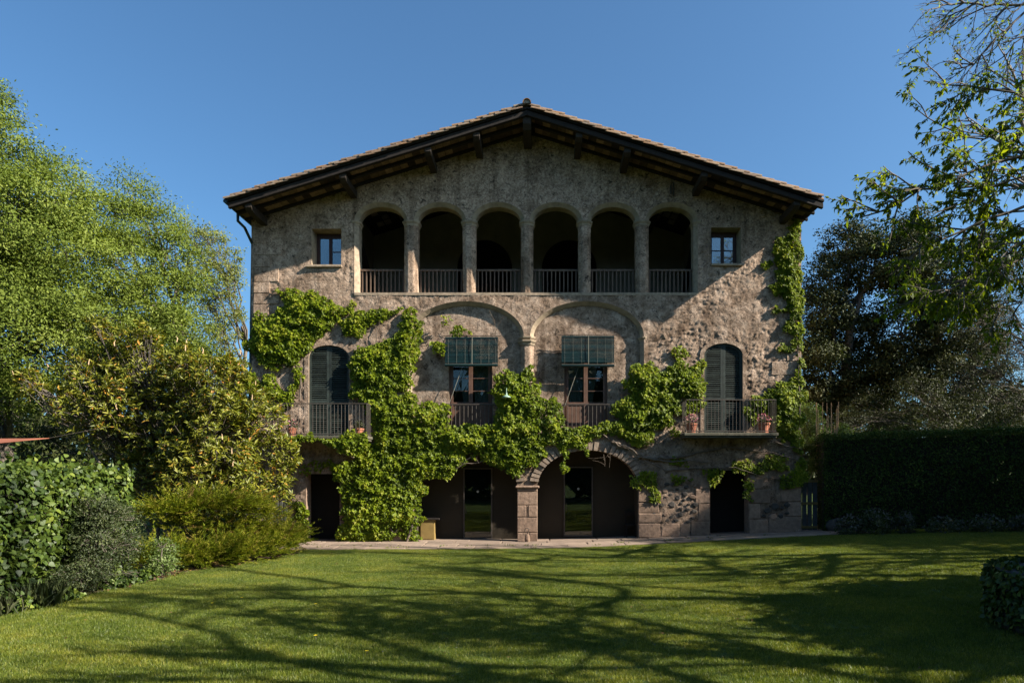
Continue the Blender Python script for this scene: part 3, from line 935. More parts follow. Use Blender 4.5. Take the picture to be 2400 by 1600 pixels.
# ---- arched louvred shutters
def shutters(key, tilt):
    x0, x1, z0, zs, zt = SH[key]
    op = arch_poly(x0, x1, z0, zs, zt, 24)
    op = op[1:] + [op[0]]       # from right foot over the arch to left foot
    strip('door_reveal', [[(p[0], -.004, p[1]) for p in op], [(p[0], .22, p[1]) for p in op]], M['smooth_plaster'], house)
    # smoothed plaster surround
    sr = .15
    o2 = arch_poly(x0, x1, z0, zs, zt, 24, sr); o2 = o2[1:] + [o2[0]]
    strip('door_surround', [[(p[0], -.018, p[1]) for p in o2], [(p[0], -.024, p[1]) for p in op]], M['plaster'], house)
    c = (x0 + x1) / 2
    y = .05
    fw = .085
    hw = (x1 - x0) / 2
    rise = zt - zs
    def top(x, g=0.0):
        u = min(1, abs((x - c) / (hw - g)))
        return zs + (rise - g) * math.sqrt(max(0, 1 - u * u))
    zm = z0 + (zt - z0) * .385
    slat_len = hw - 2 * fw - .012
    sl = MB().add([(-.5, -.016, -.022), (.5, -.016, -.022), (.5, .024, .012), (-.5, .024, .012), (-.5, -.016, -.012), (.5, -.016, -.012), (.5, .024, .022), (-.5, .024, .022)],
                  [[0, 3, 2, 1], [4, 5, 6, 7], [0, 1, 5, 4], [1, 2, 6, 5], [2, 3, 7, 6], [3, 0, 4, 7]]).mesh('slat', M['shutter'])
    for s in (-1, 1):
        mb = MB()
        xo = c + s * (hw - .006); xi = c + s * .004
        a0, a1 = sorted((xi, xi + s * fw))
        # inner stile follows the arch top, outer stile stops at the springing
        mb.prism([(a0, z0), (a1, z0), (a1, top(a1)), (a0, top(a0))], y, y + .05)
        b0, b1 = sorted((xo, xo - s * fw))
        mb.prism([(b0, z0), (b1, z0), (b1, zs), (b0, zs)], y, y + .05)
        # curved head
        N = 10
        for k in range(N):
            t0_ = (math.pi / 2) * k / N; t1_ = (math.pi / 2) * (k + 1) / N
            P_ = []
            for t_, g in ((t0_, .006), (t1_, .006), (t1_, fw), (t0_, fw)):
                P_.append((c + s * (hw - g) * math.cos(t_), zs + .001 + (rise - g) * math.sin(t_)))
            if s < 0: P_ = P_[::-1]
            mb.prism(P_, y + .003, y + .047)
        g0, g1 = sorted((xi + s * (fw + .001), xo - s * (fw + .001)))
        mb.box(g0, g1, y, y + .05, z0, z0 + .10).box(g0, g1, y, y + .05, zm - .05, zm + .05)
        sh = mb.build('shutter', M['shutter'], house)
        r_ = random.Random(5 + s + (7 if key == 'l' else 0))
        z = z0 + .135
        while z < zt - .06:
            if abs(z - zm) < .075:
                z += .055; continue
            xa = xi + s * (fw - .002); xb = xo - s * (fw - .002)
            if z > zs - .02:      # shortened under the curved head
                u = (z - zs) / (rise - fw)
                if u >= .96: break
                xb = c + s * (hw - fw) * math.sqrt(max(0, 1 - max(0, u) ** 2))
                if abs(xb - c) < fw + .08: break
            o = obj('slat', sl, sh, ((xa + xb) / 2, y + .012, z), (R(r_.uniform(-9, 9)), R(r_.uniform(-.7, .7)) + (R(2.0) * s if tilt else 0) * .3, 0), (abs(xb - xa), 1, 1))
            z += .068
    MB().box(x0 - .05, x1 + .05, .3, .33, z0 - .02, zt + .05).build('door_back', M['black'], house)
shutters('l', False)
shutters('r', True)

# ---- balconies
def balcony(x0, x1, zt, rail_h, seed):
    y0 = -.75
    mb = MB().box(x0 - .06, x1 + .06, y0 - .06, -.0, zt - .10, zt)
    mb.box(x0 - .02, x1 + .02, y0 - .02, -.0, zt - .17, zt - .101)
    b = mb.build('balcony', M['concrete'], house, bevel=.012)
    z1 = zt + rail_h
    rl = MB().box(x0, x1, y0 - .018, y0 + .018, z1 - .03, z1).box(x0, x0 + .034, y0 + .019, -.01, z1 - .029, z1 - .001).box(x1 - .034, x1, y0 + .019, -.01, z1 - .029, z1 - .001)
    rl.box(x0, x1, y0 - .012, y0 + .012, zt + .05, zt + .075).box(x0 + .005, x0 + .03, y0 + .013, -.01, zt + .051, zt + .074).box(x1 - .03, x1 - .005, y0 + .013, -.01, zt + .051, zt + .074)
    rl.build('rail', M['iron'], b)
    me = MB().tube([(0, 0, zt), (0, 0, z1 - .015)], .0085, 6).mesh('bar', M['iron'])
    n = 26
    for k in range(n):
        obj('bar', me, b, (x0 + .012 + (x1 - x0 - .024) * k / (n - 1), y0, 0))
    for x in (x0 + .015, x1 - .015):
        for k in range(1, 6):
            obj('bar', me, b, (x, y0 + k * .125, 0))
    return b
balcony(-9.13, -6.02, 3.57, 1.13, 1)
balcony(4.95, 8.06, 3.68, 1.15, 2)

# ---- ground floor: pillar, voussoirs, porch, doors, stone blocks
def stone(name, x0, x1, z0, z1, y0, y1, mat, parent, r_, g=.018, jit=.006):
    j = lambda s=jit: r_.uniform(-s, s)
    def rc(i, y): return [(x0 + i + j(), y + j(), z0 + i + j()), (x1 - i + j(), y + j(), z0 + i + j()), (x1 - i + j(), y + j(), z1 - i + j()), (x0 + i + j(), y + j(), z1 - i + j())]
    v = rc(.004, y1) + rc(.004, y0 + g) + rc(g * 1.2, y0)
    f = [[0, 1, 5, 4], [1, 2, 6, 5], [2, 3, 7, 6], [3, 0, 4, 7], [4, 5, 9, 8], [5, 6, 10, 9], [6, 7, 11, 10], [7, 4, 8, 11], [8, 9, 10, 11]]
    return obj(name, raw_mesh(name, v, f, mat), parent)
r_ = random.Random(77)
px0, px1 = WX(1212), WX(1260)
zb = WZ(1269)
pl = MB().box(px0 + .02, px1 - .02, -.0, .46, zb - .15, GAS - .002).build('porch_pillar', M['mortar'], house)
rows = [(1269, 1247, (0, .60, 1)), (1247, 1211, (0, 1)), (1211, 1183, (0, .46, .54, 1)), (1183, 1152, (0, 1)), (1152, 1143.5, (0, 1))]
for ya, yb, cuts in rows:
    for a, b in zip(cuts[:-1], cuts[1:]):
        stone('stone_block', px0 + (px1 - px0) * a + .004, px0 + (px1 - px0) * b - .004, WZ(ya) + .004, WZ(yb) - .004, -.035 + r_.uniform(-.008, .008), .47, M['sandstone'], pl, r_)
MB().box(px0 - .06, px1 + .06, -.09, .5, WZ(1143.4), WZ(1137.5)).build('impost', M['sandstone'], pl, bevel=.025)
# spandrel block above the impost is wall; voussoir rings
for (a, b) in (GL, GR):
    cx = (a + b) / 2; hw = (b - a) / 2; n = 30
    for k in range(n):
        t0 = math.pi * k / n + .013; t1 = math.pi * (k + 1) / n - .013
        th = .25 + r_.uniform(-.03, .05); dy = r_.uniform(-.035, .012)
        P_ = [(cx + (hw - .012) * math.cos(t0), GAS + .008 + (GRISE - .012) * math.sin(t0)), (cx + (hw + th) * math.cos(t0), GAS + .008 + (GRISE + th) * math.sin(t0)),
              (cx + (hw + th) * math.cos(t1), GAS + .008 + (GRISE + th) * math.sin(t1)), (cx + (hw - .012) * math.cos(t1), GAS + .008 + (GRISE - .012) * math.sin(t1))]
        if min(p[0] for p in P_) < px1 + .02 and a > 0 - .2 and max(p[1] for p in P_) < GAS + .25 and a == GR[0]: continue
        if max(p[0] for p in P_) > px0 - .02 and a == GL[0] and max(p[1] for p in P_) < GAS + .25: continue
        MB().prism(P_, -.034 + dy, .45).build('voussoir', M['voussoir'], wall)
for (a, b) in (GL, GR):
    cx = (a + b) / 2; hw = (b - a) / 2
    n_ = ell(cx, hw, GAS, GRISE, 28)
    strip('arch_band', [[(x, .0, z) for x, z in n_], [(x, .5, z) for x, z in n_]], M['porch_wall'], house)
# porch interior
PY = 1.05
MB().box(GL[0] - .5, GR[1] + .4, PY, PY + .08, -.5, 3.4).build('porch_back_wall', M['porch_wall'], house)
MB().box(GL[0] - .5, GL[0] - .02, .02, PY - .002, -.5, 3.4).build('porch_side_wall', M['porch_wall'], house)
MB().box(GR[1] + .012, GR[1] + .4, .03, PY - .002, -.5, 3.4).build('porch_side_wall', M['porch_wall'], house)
def glass_door(xa, xb, ya, yb, nm):
    x0, x1 = WX(xa, PY), WX(xb, PY); z0, z1 = WZ(yb, PY), WZ(ya, PY)
    y = PY - .03
    f = MB().box(x0, x0 + .05, y - .02, PY - .002, z0, z1).box(x1 - .05, x1, y - .02, PY - .002, z0, z1).box(x0 + .051, x1 - .051, y - .02, PY - .002, z1 - .05, z1).box(x0 + .051, x1 - .051, y - .02, PY - .002, z0, z0 + .06)
    d = f.build('glass_door', M['iron'], house)
    MB().box(x0 + .048, x1 - .048, PY - .012, PY - .004, z0 + .055, z1 - .048).build('dark_backing', M['black'], d)
    MB().box(x0 + .049, x1 - .049, y - .004, y + .004, z0 + .056, z1 - .049).build('pane', M['door_glass'], d)
    mk = MB()
    cx = (x0 + x1) / 2
    n = 14
    mk.add([(cx + .045 * math.cos(2 * math.pi * k / n), y - .007, 1.22 + z0 + .045 * math.sin(2 * math.pi * k / n) + .55) for k in range(n)], [list(range(n))])
    mk.build('safety_dot', M['curtain'], d)
    MB().tube([(x0 + .1, y - .05, z0 + .95), (x0 + .1, y - .05, z0 + 1.25)], .012, 8).build('handle', M['iron'], d)
glass_door(1086, 1154, 1096, 1263, 'l')
glass_door(1321, 1389.5, 1093, 1257, 'r')
# plain door openings left and right
for d in (DL, DR):
    x0, x1, z0, z1 = d
    fr = [(x0, -.003, z0), (x0, -.003, z1), (x1, -.003, z1), (x1, -.003, z0)]
    strip('door_reveal', [fr, [(p[0], .55, p[2]) for p in fr]], M['sandstone'], house)
    MB().box(x0 - .2, x1 + .2, 1.2, 1.25, -.5, z1 + .2).build('black_room_panel', M['black'], house)
# dressed blocks and rubble on the ground floor
def blk(a, b, c, d, mat='sandstone', y0=-.022):
    stone('stone_block', WX(a), WX(b), WZ(d), WZ(c), y0 + r_.uniform(-.012, .01), .05, M[mat], wall, r_, .02, .010)
for a, b, c, d in ((1496, 1548, 1226, 1259), (1549.5, 1592, 1226, 1256.5), (1593.5, 1617, 1225, 1256), (1618.5, 1663, 1221, 1255),
                   (1496, 1550, 1202, 1225), (1496, 1545, 1177, 1201), (1496, 1528, 1151, 1176), (1496, 1520, 1128, 1150),
                   (1636, 1663.5, 1180, 1220), (1630, 1663.5, 1146, 1179), (1640, 1663.5, 1120, 1145),
                   (1756, 1800, 1216, 1251), (1801, 1878, 1210, 1249), (1756, 1782, 1180, 1215), (1756, 1806, 1146, 1179), (1845, 1878, 1176, 1209), (1830, 1878, 1146, 1175), (1756, 1790, 1112, 1145), (1850, 1878, 1118, 1145)):
    blk(a, b, c, d)
def cobble(px, py, w, h, mat):
    n = r_.choice((6, 7, 8)); cx, cz = WX(px), WZ(py)
    ring = [(cx + w * math.cos(2 * math.pi * k / n) * r_.uniform(.75, 1.1), cz + h * math.sin(2 * math.pi * k / n) * r_.uniform(.75, 1.1)) for k in range(n)]
    v = [(p[0], .01, p[1]) for p in ring] + [(cx + (p[0] - cx) * .93, -.026, cz + (p[1] - cz) * .93) for p in ring] + [(cx + (p[0] - cx) * .6, -.036, cz + (p[1] - cz) * .6) for p in ring]
    f = [[k, (k + 1) % n, n + (k + 1) % n, n + k] for k in range(n)] + [[n + k, n + (k + 1) % n, 2 * n + (k + 1) % n, 2 * n + k] for k in range(n)] + [[2 * n + k for k in range(n)]]
    obj('rubble_stone', raw_mesh('rubble_stone', v, f, M[mat]), wall)
done = []
for k in range(420):
    px, py = r_.uniform(1530, 1632), r_.uniform(1132, 1222)
    if r_.random() < .3: px, py = r_.uniform(1790, 1846), r_.uniform(1182, 1212)
    w = r_.uniform(.07, .17)
    if any((px - a) ** 2 + (py - b) ** 2 < ((w + c) * 62) ** 2 for a, b, c in done): continue
    done.append((px, py, w))
    cobble(px, py, w, w * r_.uniform(.55, .9), r_.choice(('dark_stone', 'dark_stone', 'dark_stone', 'sandstone')))
# corner quoins
z = .2
k = 0
while z < 11.0:
    hgt = r_.uniform(.36, .52); w = (.95, .55)[k % 2] * r_.uniform(.85, 1.15)
    t = (z + .2) / 11
    xl = WX(585) + (-10.2 - WX(585)) * t
    if z > 6.2: stone('quoin', xl + .004, xl + w, z, z + hgt - .012, -.016, .05, M['plaster'], wall, r_, .012, .006)
    if 3.0 < z < 6.2:
        stone('quoin', 9.21 - w, 9.207, z + .25, z + .25 + hgt - .02, -.018, .05, M['plaster'], wall, r_, .012, .006)
    z += hgt; k += 1

# iron wall anchor high on the gable
MB().box(WX(1577), WX(1579.5), -.10, .0, WZ(460), WZ(432)).box(WX(1570), WX(1573), -.10, -.0, WZ(455), WZ(436)).tube([(WX(1571), -.09, WZ(436)), (WX(1575), -.10, WZ(430)), (WX(1579), -.09, WZ(433))], .02, 6).build('wall_anchor', M['iron'], house)

# ---- roof
YF = -1.50
rd = MB()
rd.prism([(LX, LZ - .06), (AX, AZ - .06), (AX, AZ), (LX, LZ)], YF + .03, 14.4)
rd.prism([(AX, AZ - .06), (RX, RZ - .06), (RX, RZ), (AX, AZ)], YF + .03, 14.4)
roof = rd.build('roof', M['rafter'], house)
for (y0, y1, dz, tk) in ((-1.45, -1.31, .10, .17), (-.74, -.62, .105, .09), (-.14, -.03, .105, .09)):
    for s in (0, 1):
        if s == 0: P_ = [(LX + .02, LZ - dz - tk), (AX, AZ - dz - tk), (AX, AZ - dz), (LX + .02, LZ - dz)]
        else: P_ = [(AX + .001, AZ - dz - tk), (RX - .02, RZ - dz - tk), (RX - .02, RZ - dz), (AX + .001, AZ - dz)]
        MB().prism(P_, y0, y1).build('rafter', M['rafter'], roof, bevel=.01)
aL, aR = math.atan(SL), math.atan(SR)
bl = .275
brick_me = MB().box(-.13, .13, -.255, .255, -.02, .02).mesh('soffit_brick', M['brick'])
r_ = random.Random(9)
for s, (xe, ang) in enumerate(((LX, aL), (RX, aR))):
    n = int(abs(xe - AX) / math.cos(ang) / bl)
    for yc in (-1.03, -.39):
        for k in range(n):
            d = (k + .5) * bl * math.cos(ang)
            x = AX - d if s == 0 else AX + d
            obj('soffit_brick', brick_me, roof, (x, yc + r_.uniform(-.01, .01), roof_z(x) - .085 + r_.uniform(-.008, .004)), (0, (-aL if s == 0 else aR) + R(r_.uniform(-1.2, 1.2)), 0))
for x in (-9.85, -6.68, -3.83, -2.2, -.5, 1.25, 2.87, 5.45, 8.55):
    zt = roof_z(x) - .272
    w = .115 if abs(x + .5) > .1 else .14
    hh = .26 if abs(x + .5) > .1 else .42
    prof = [(-1.37, zt), (-1.37, zt - hh * .55), (-1.22, zt - hh * .92), (-1.0, zt - hh), (.1, zt - hh), (.1, zt)]
    n = len(prof)
    v = [(x - w, p[0], p[1]) for p in prof] + [(x + w, p[0], p[1]) for p in prof]
    f = [list(range(n)), list(range(2 * n - 1, n - 1, -1))] + [[(k + 1) % n, k, n + k, n + (k + 1) % n] for k in range(n)]
    MB().add(v, f).build('beam', M['beam'], roof, bevel=.012)

def barrel(L, r0, r1, name, th=.014, segs=8, a0=0.0, a1=math.pi):
    V = []; F = []
    for rr in (0, 1):
        for x, r in ((-L / 2, r0), (L / 2, r1)):
            for k in range(segs + 1):
                a = a0 + (a1 - a0) * k / segs
                rad = r - th * rr
                V.append((x, rad * math.cos(a), rad * math.sin(a)))
    n = segs + 1
    for k in range(segs):
        F.append([k, k + 1, n + k + 1, n + k]); F.append([2 * n + k, 3 * n + k, 3 * n + k + 1, 2 * n + k + 1])
        F.append([k, 2 * n + k, 2 * n + k + 1, k + 1]); F.append([n + k, n + k + 1, 3 * n + k + 1, 3 * n + k])
    F.append([0, n, 3 * n, 2 * n]); F.append([n - 1, 3 * n - 1, 4 * n - 1, 2 * n - 1])
    return raw_mesh(name, V, F, M['tile'], False)
tile_me = barrel(.52, .082, .098, 'roof_tile')
sp = .43
for s, (xe, ang) in enumerate(((LX, aL), (RX, aR))):
    n = int(abs(xe - AX) / math.cos(ang) / sp)
    for row, (yc, dz, off) in enumerate(((-1.44, .10, 0.0), (-1.49, .02, .5), (-1.24, .09, .2), (-1.03, .09, .7))):
        for k in range(n + 1):
            d = (k + off * .999) * sp * math.cos(ang) + .18
            if d > abs(xe - AX) - .12: continue
            x = AX - d if s == 0 else AX + d
            til = R(4.0)
            if s == 0:
                rot = (R(r_.uniform(-3, 3)), -aL + til, 0); rz = math.pi
                eul = Matrix.Rotation(-aL, 4, 'Y') @ Matrix.Rotation(til, 4, 'Y') @ Matrix.Rotation(math.pi + R(r_.uniform(-1.5, 1.5)), 4, 'Z')
            else:
                eul = Matrix.Rotation(aR, 4, 'Y') @ Matrix.Rotation(-til, 4, 'Y') @ Matrix.Rotation(R(r_.uniform(-1.5, 1.5)), 4, 'Z')
            zz = AZ - (SL if s == 0 else SR) * d
            obj('roof_tile', tile_me, roof, (x, yc + r_.uniform(-.012, .012), zz + dz - .035 + r_.uniform(-.008, .012)), eul.to_euler())
# remaining tile field
ys = np.arange(-.95, 14.4, .0525 * 2)
V = []; F = []
for s, xe in ((0, LX), (1, RX)):
    xs = np.linspace(AX, xe, 46)
    for j, x in enumerate(xs):
        zz = roof_z(x) + .05 + .045 * np.sin(ys * 2 * math.pi / .21) + (.02 if j % 2 else 0)
        V.append(np.column_stack([np.full(len(ys), x), ys, zz]))
n = len(ys)
for s in (0, 1):
    i = (np.arange(45)[:, None] + s * 46) * n + np.arange(n - 1)[None]
    q = np.stack([i, i + 1, i + n + 1, i + n], -1).reshape(-1, 4)
    F.append(q if s == 0 else q[:, ::-1])
tf = obj('tile_field', raw_mesh('tile_field', np.concatenate(V), np.concatenate(F), M['tile'], True), roof)
tf['kind'] = 'stuff'
ridge_me = barrel(.5, .125, .145, 'ridge_tile', .018, 10)
for k in range(34):
    obj('ridge_tile', ridge_me, roof, (AX, -1.36 + k * .45, AZ + .075 + (.015 if k % 2 else 0)), (0, R(2), -math.pi / 2))
# gable mortar plug under the first ridge tile
MB().add([(AX + .115 * math.cos(math.pi * k / 10), -1.565, AZ + .07 + .115 * math.sin(math.pi * k / 10)) for k in range(11)], [list(range(11))]).build('ridge_mortar', M['mortar'], roof)

# gutter and downpipe
gu = MB().tube([(LX - .05, YF, LZ - .05), (LX - .05, 14.3, LZ - .05)], .075, 8).build('gutter', M['zinc'], house)
MB().tube([(LX - .05, -.55, LZ - .1), (LX - .05, -.55, LZ - .36), (LX + .1, -.35, LZ - .52), (-10.30, .05, LZ - .95), (-10.30, .06, LZ - 1.2)], .05, 8).tube([(-10.30, .06, LZ - 1.2), (WX(585) - .06, .06, 2.0), (WX(585) - .06, .06, -.1)], .05, 8).build('downpipe', M['zinc'], house)

# ================================================================== things on and beside the house
# ---- patio paving
r_ = random.Random(4)
pat = MB()
PX = np.linspace(-9.6, 11.0, 42)
pv = []; pf = []
for i, x in enumerate(PX):
    front = -2.75 + .5 * min(1, max(0, (x + 8) / 9)) + .75 * min(1, max(0, (x - 1) / 9))
    for y in (front, 1.04):
        pv.append((x, y, gz(x) + .012))
for i in range(len(PX) - 1):
    pf.append([2 * i, 2 * i + 2, 2 * i + 3, 2 * i + 1])
patio = obj('patio', raw_mesh('patio', pv, pf, M['soil']))
tag(patio, 'narrow strip of worn stone paving along the house front', 'paving', kind='structure')
def patio_front(x): return -2.75 + .5 * min(1, max(0, (x + 8) / 9)) + .75 * min(1, max(0, (x - 1) / 9))
def flag(x0, x1, y0a, y0b, y1a, y1b):
    g = .014
    j = lambda: r_.uniform(-.02, .02)
    c = [(x0 + g + j(), y0a + g + j()), (x1 - g + j(), y0b + g + j()), (x1 - g + j(), y1b - g + j()), (x0 + g + j(), y1a - g + j())]
    h = .035 + r_.uniform(-.008, .006)
    v = [(p[0], p[1], gz(p[0]) + .0) for p in c] + [(p[0], p[1], gz(p[0]) + h - .008) for p in c]
    cx = sum(p[0] for p in c) / 4; cy = sum(p[1] for p in c) / 4
    v += [(cx + (p[0] - cx) * .975, cy + (p[1] - cy) * .96, gz(p[0]) + h + r_.uniform(-.002, .002)) for p in c]
    f = [[k, (k + 1) % 4, 4 + (k + 1) % 4, 4 + k] for k in range(4)] + [[4 + k, 4 + (k + 1) % 4, 8 + (k + 1) % 4, 8 + k] for k in range(4)] + [[8, 9, 10, 11]]
    obj('flagstone', raw_mesh('flagstone', v, f, M['flag']), patio)
for row in range(4):
    x = -9.5 + r_.uniform(0, .5)
    while x < 10.9:
        w = r_.uniform(.8, 1.9); x1 = min(x + w, 10.95)
        def yy(x_, t): return patio_front(x_) + (1.0 - patio_front(x_)) * (0, .24, .47, .70, 1)[t]
        flag(x, x1, yy(x, row), yy(x1, row), yy(x, row + 1), yy(x1, row + 1))
        x = x1
# weeds in the joints
g = rng(8)
n = 260
wx = g.uniform(-9, 9, n); wy = np.array([patio_front(x) for x in wx]) + g.choice([.02, .55, 1.1], n) + g.normal(0, .03, n)
cl = g.integers(0, 40, n)
cxs = g.uniform(-8.5, 8, 40); cys = np.array([patio_front(x) for x in cxs]) + g.uniform(0, 1.2, 40)
wx = cxs[cl] + g.normal(0, .07, n); wy = cys[cl] + g.normal(0, .03, n)
U = np.column_stack([g.normal(0, .5, n), g.normal(0, .5, n), g.uniform(.4, 1, n)])
o = leaves('joint_weeds', np.column_stack([wx, wy, ground_z(wx) + .02]), U, g.normal(0, 1, (n, 3)), g.uniform(.03, .11, n), .02, 'lance', M['leaf_grass'], None, g.random(n))
tag(o, 'small tufts of weeds growing in the paving joints', 'weeds', kind='stuff')

# ---- green rolled blinds over the french windows
def blind(pxa, pxb, pya, pyb, sag, label):
    Y = -.07
    xa, xb = WX(pxa, Y), WX(pxb, Y); zt, zb_ = WZ(pya, Y), WZ(pyb, Y)
    b = empty('roller_blind', ((xa + xb) / 2, Y, zb_))
    tag(b, label, 'blind', 'green slatted blinds over the french windows')
    w = xb - xa; h = zt - zb_
    MB().box(-w / 2, w / 2, -.02, .02, h - .05, h).build('head_rail', M['blind'], b)
    me = MB().box(-.5, .5, -.006, .006, -.0145, .0145).mesh('slat', M['blind'])
    rr = random.Random(int(pxa))
    n = int((h - .2) / .0335)
    for k in range(n):
        z = h - .07 - k * .0335
        obj('slat', me, b, (rr.uniform(-.004, .004), rr.uniform(-.004, .004) - .05 * (k / n) ** 2, z), (R(rr.uniform(-8, 8)), R(sag) * k / n, 0), (w, 1, 1))
    MB().tube([(-w / 2, -.06, .075), (0, -.068, .07), (w / 2, -.06, .075 - sag * .02)], .05, 10).build('rolled_end', M['blind'], b)
    MB().box(-w / 2, w / 2, -.085, -.07, .10, .125).build('bottom_batten', M['wood_rail'], b)
    for t in (-.44, -.28, -.12, .18, .33, .46):
        MB().tube([(t * w, -.012, h - .03), (t * w, -.062, .1)], .0022, 4).build('ladder_tape', M['blind_cord'], b)
    MB().tube([(.02, -.03, h), (.02, -.09, .0)], .009, 5).build('pull_cord', M['blind_cord'], b)
    MB().tube([(-.18 * w, .03, .02), (-.44 * w, .02, -1.35)], .009, 5).build('tie_cord', M['blind_cord'], b)
    MB().tube([(-w / 2 - .15, .02, h + .04), (w / 2 + .1, .02, h + .05)], .012, 5).build('hanging_bar', M['iron'], b)
blind(1043.5, 1167, 790, 861, 0.0, 'dark green slatted blind half lowered over the left french window')
blind(1316, 1439.5, 787, 862, .4, 'dark green slatted blind hanging slightly askew over the right french window')

# ---- flower pots on the balconies
def pot(x, y, z, r, h, label, flower, n_fl, seed):
    p = empty('flower_pot', (x, y, z)); tag(p, label, 'flower pot', 'flower pots on the balconies')
    MB().lathe([(0, 0), (r * .68, 0), (r * .95, h * .8), (r * .95, h * .82), (r * 1.05, h * .82), (r * 1.07, h), (r * .97, h), (r * .93, h * .9), (0, h * .88)], (0, 0, 0), 20).build('pot', M['terracotta'], p, smooth=False)
    g = rng(seed)
    n = 170
    d = unit(g.normal(0, 1, (n, 3))); d[:, 2] = np.abs(d[:, 2])
    P = d * g.uniform(.3, 1, (n, 1)) * np.array([r * 1.2, r * 1.2, .30]) + np.array([0, 0, h * .9])
    leaves('foliage', P + np.array([x, y, z]), d + g.normal(0, .4, (n, 3)), g.normal(0, 1, (n, 3)), .09, .035, 'lance', M['leaf_grey'], p, g.random(n))
    n = n_fl
    d = unit(g.normal(0, 1, (n, 3))); d[:, 2] = np.abs(d[:, 2]) * .8 + .3
    P = d * np.array([r * 1.15, r * 1.15, .33]) + np.array([0, 0, h * .9])
    leaves('flowers', P + np.array([x, y, z]), g.normal(0, 1, (n, 3)), d, .06, .06, 'ivy', M[flower], p, g.random(n))
pot(WX(681, -.5), -.42, 3.575, .17, .29, 'terracotta pot with pink flowers at the shrub end of the left balcony', 'petal_pink', 30, 1)
pot(WX(841, -.5), -.5, 3.575, .17, .27, 'terracotta pot with silvery plant left balcony, right of the shutters', 'petal_white', 16, 2)
pot(WX(1620, -.45), -.45, 3.685, .20, .34, 'terracotta pot with pink flowers on the right balcony, left of the shutters', 'petal_pink', 60, 3)
pot(WX(1790, -.45), -.45, 3.685, .21, .36, 'large terracotta pot at the creeper end of the right balcony', 'petal_pink', 60, 4)

# ---- enamel wall lamps
def lamp(x, z, y0, sgn, label):
    l = empty('wall_lamp', (x, y0, z)); tag(l, label, 'lamp', 'pale green enamel wall lamps')
    if sgn == 0: pts = [(0, 0, .1), (0, -.14, .26), (0, -.30, .31), (0, -.42, .26), (0, -.44, .1)]; c = (0, -.44, 0)
    else: pts = [(0, 0, .1), (.1, 0, .26), (.22, 0, .31), (.32, 0, .26), (.34, 0, .1)]; c = (.34, 0, 0)
    MB().tube(pts, .013, 6).build('arm', M['enamel'], l)
    MB().lathe([(.03, .12), (.035, .06), (.07, .035), (.13, .0), (.165, -.04), (.16, -.045), (.12, -.01), (.03, .03)], c, 20).build('shade', M['enamel'], l, smooth=True)
    MB().lathe([(.001, -.05), (.03, -.035), (.035, 0), (.02, .03)], c, 12).build('bulb', M['bulb'], l, smooth=True)
lamp(WX(1187, -.4), WZ(929, -.4), .0, 0, 'pale green enamel lamp on a bent arm among the creeper at the middle pilaster')
lamp(9.2, WZ(927, 1.0), 1.0, 1, 'pale green enamel lamp sticking out from the right side of the house')

# ---- iron hook and stone weight at the foot of the pillar
hk = empty('stone_weight', (WX(1236, -.2), -.2, gz(-.5) + .03)); tag(hk, 'small carved stone weight with a curved iron hook at the foot of the porch pillar', 'stone weight')
MB().lathe([(0, 0), (.09, 0), (.10, .08), (.085, .2), (.06, .27), (0, .28)], (0, 0, 0), 9).build('stone', M['sandstone'], hk)
pts = [(0, -.0, .25), (.01, -.02, .33), (.05, -.02, .39), (.055, -.02, .45), (.01, -.02, .49), (-.05, -.02, .48), (-.085, -.02, .43), (-.09, -.02, .36)]
MB().tube(pts, .014, 6).build('hook', M['iron'], hk)

# ---- porch furniture
cb = empty('ochre_cabinet', (WX(1004, .6), .62, gz(-4) + .03)); tag(cb, 'low ochre cabinet with a dark top in the left porch arch', 'cabinet')
MB().box(-.28, .24, -.2, .2, 0, .74).build('body', M['yellow_wood'], cb)
MB().box(-.38, .42, -.26, .26, .742, .80).build('top', M['rafter'], cb)
MB().box(-.24, .20, -.212, -.202, .05, .69).build('door', M['yellow_wood'], cb)
bn = empty('wooden_bench', (WX(1478, .7), .72, gz(3) + .03)); tag(bn, 'small dark wooden chair in the corner of the right porch arch', 'chair')
MB().box(-.2, .18, -.2, .2, .42, .46).build('seat', M['rafter'], bn)
MB().box(-.2, .18, .17, .2, .78, .92).build('backrest', M['rafter'], bn)
for sx in (-.18, .14):
    MB().box(sx, sx + .04, -.19, -.15, 0, .419).build('leg', M['rafter'], bn)
    MB().box(sx, sx + .04, .165, .205, 0, .95).build('leg', M['rafter'], bn)
for i, (x, lab) in enumerate(((-3.7, 'low wooden bench behind the second loggia railing from the left'), (1.2, 'low wooden bench behind the fourth loggia railing from the left'))):
    b = empty('loggia_bench', (x, 2.6, FZ)); tag(b, lab, 'bench', 'benches in the loggia')
    MB().box(-.8, .8, -.2, .2, .42, .47).build('seat', M['wood_frame'], b)
    MB().box(-.8, .8, .18, .22, .6, .9).build('backrest', M['wood_frame'], b)
    for sx in (-.75, .69):
        MB().box(sx, sx + .06, -.18, -.12, 0, .419).build('leg', M['wood_frame'], b)
        MB().box(sx, sx + .06, .225, .265, 0, .9).build('leg', M['wood_frame'], b)

# ---- garden gate between house and right hedge
gt = empty('garden_gate', (9.55, .35, gz(9.5))); tag(gt, 'narrow blue-grey plank gate between the house corner and the right hedge', 'gate')
for k, x in enumerate((-.27, -.09, .1, .29)):
    MB().box(x - .08, x + .08, 0, .035, .05, 1.85).build('board', M['blue_wood'], gt)
for z in (.1, .95, 1.75):
    MB().box(-.36, .38, -.035, -.002, z, z + .09).build('ledge', M['yellow_wood'], gt)
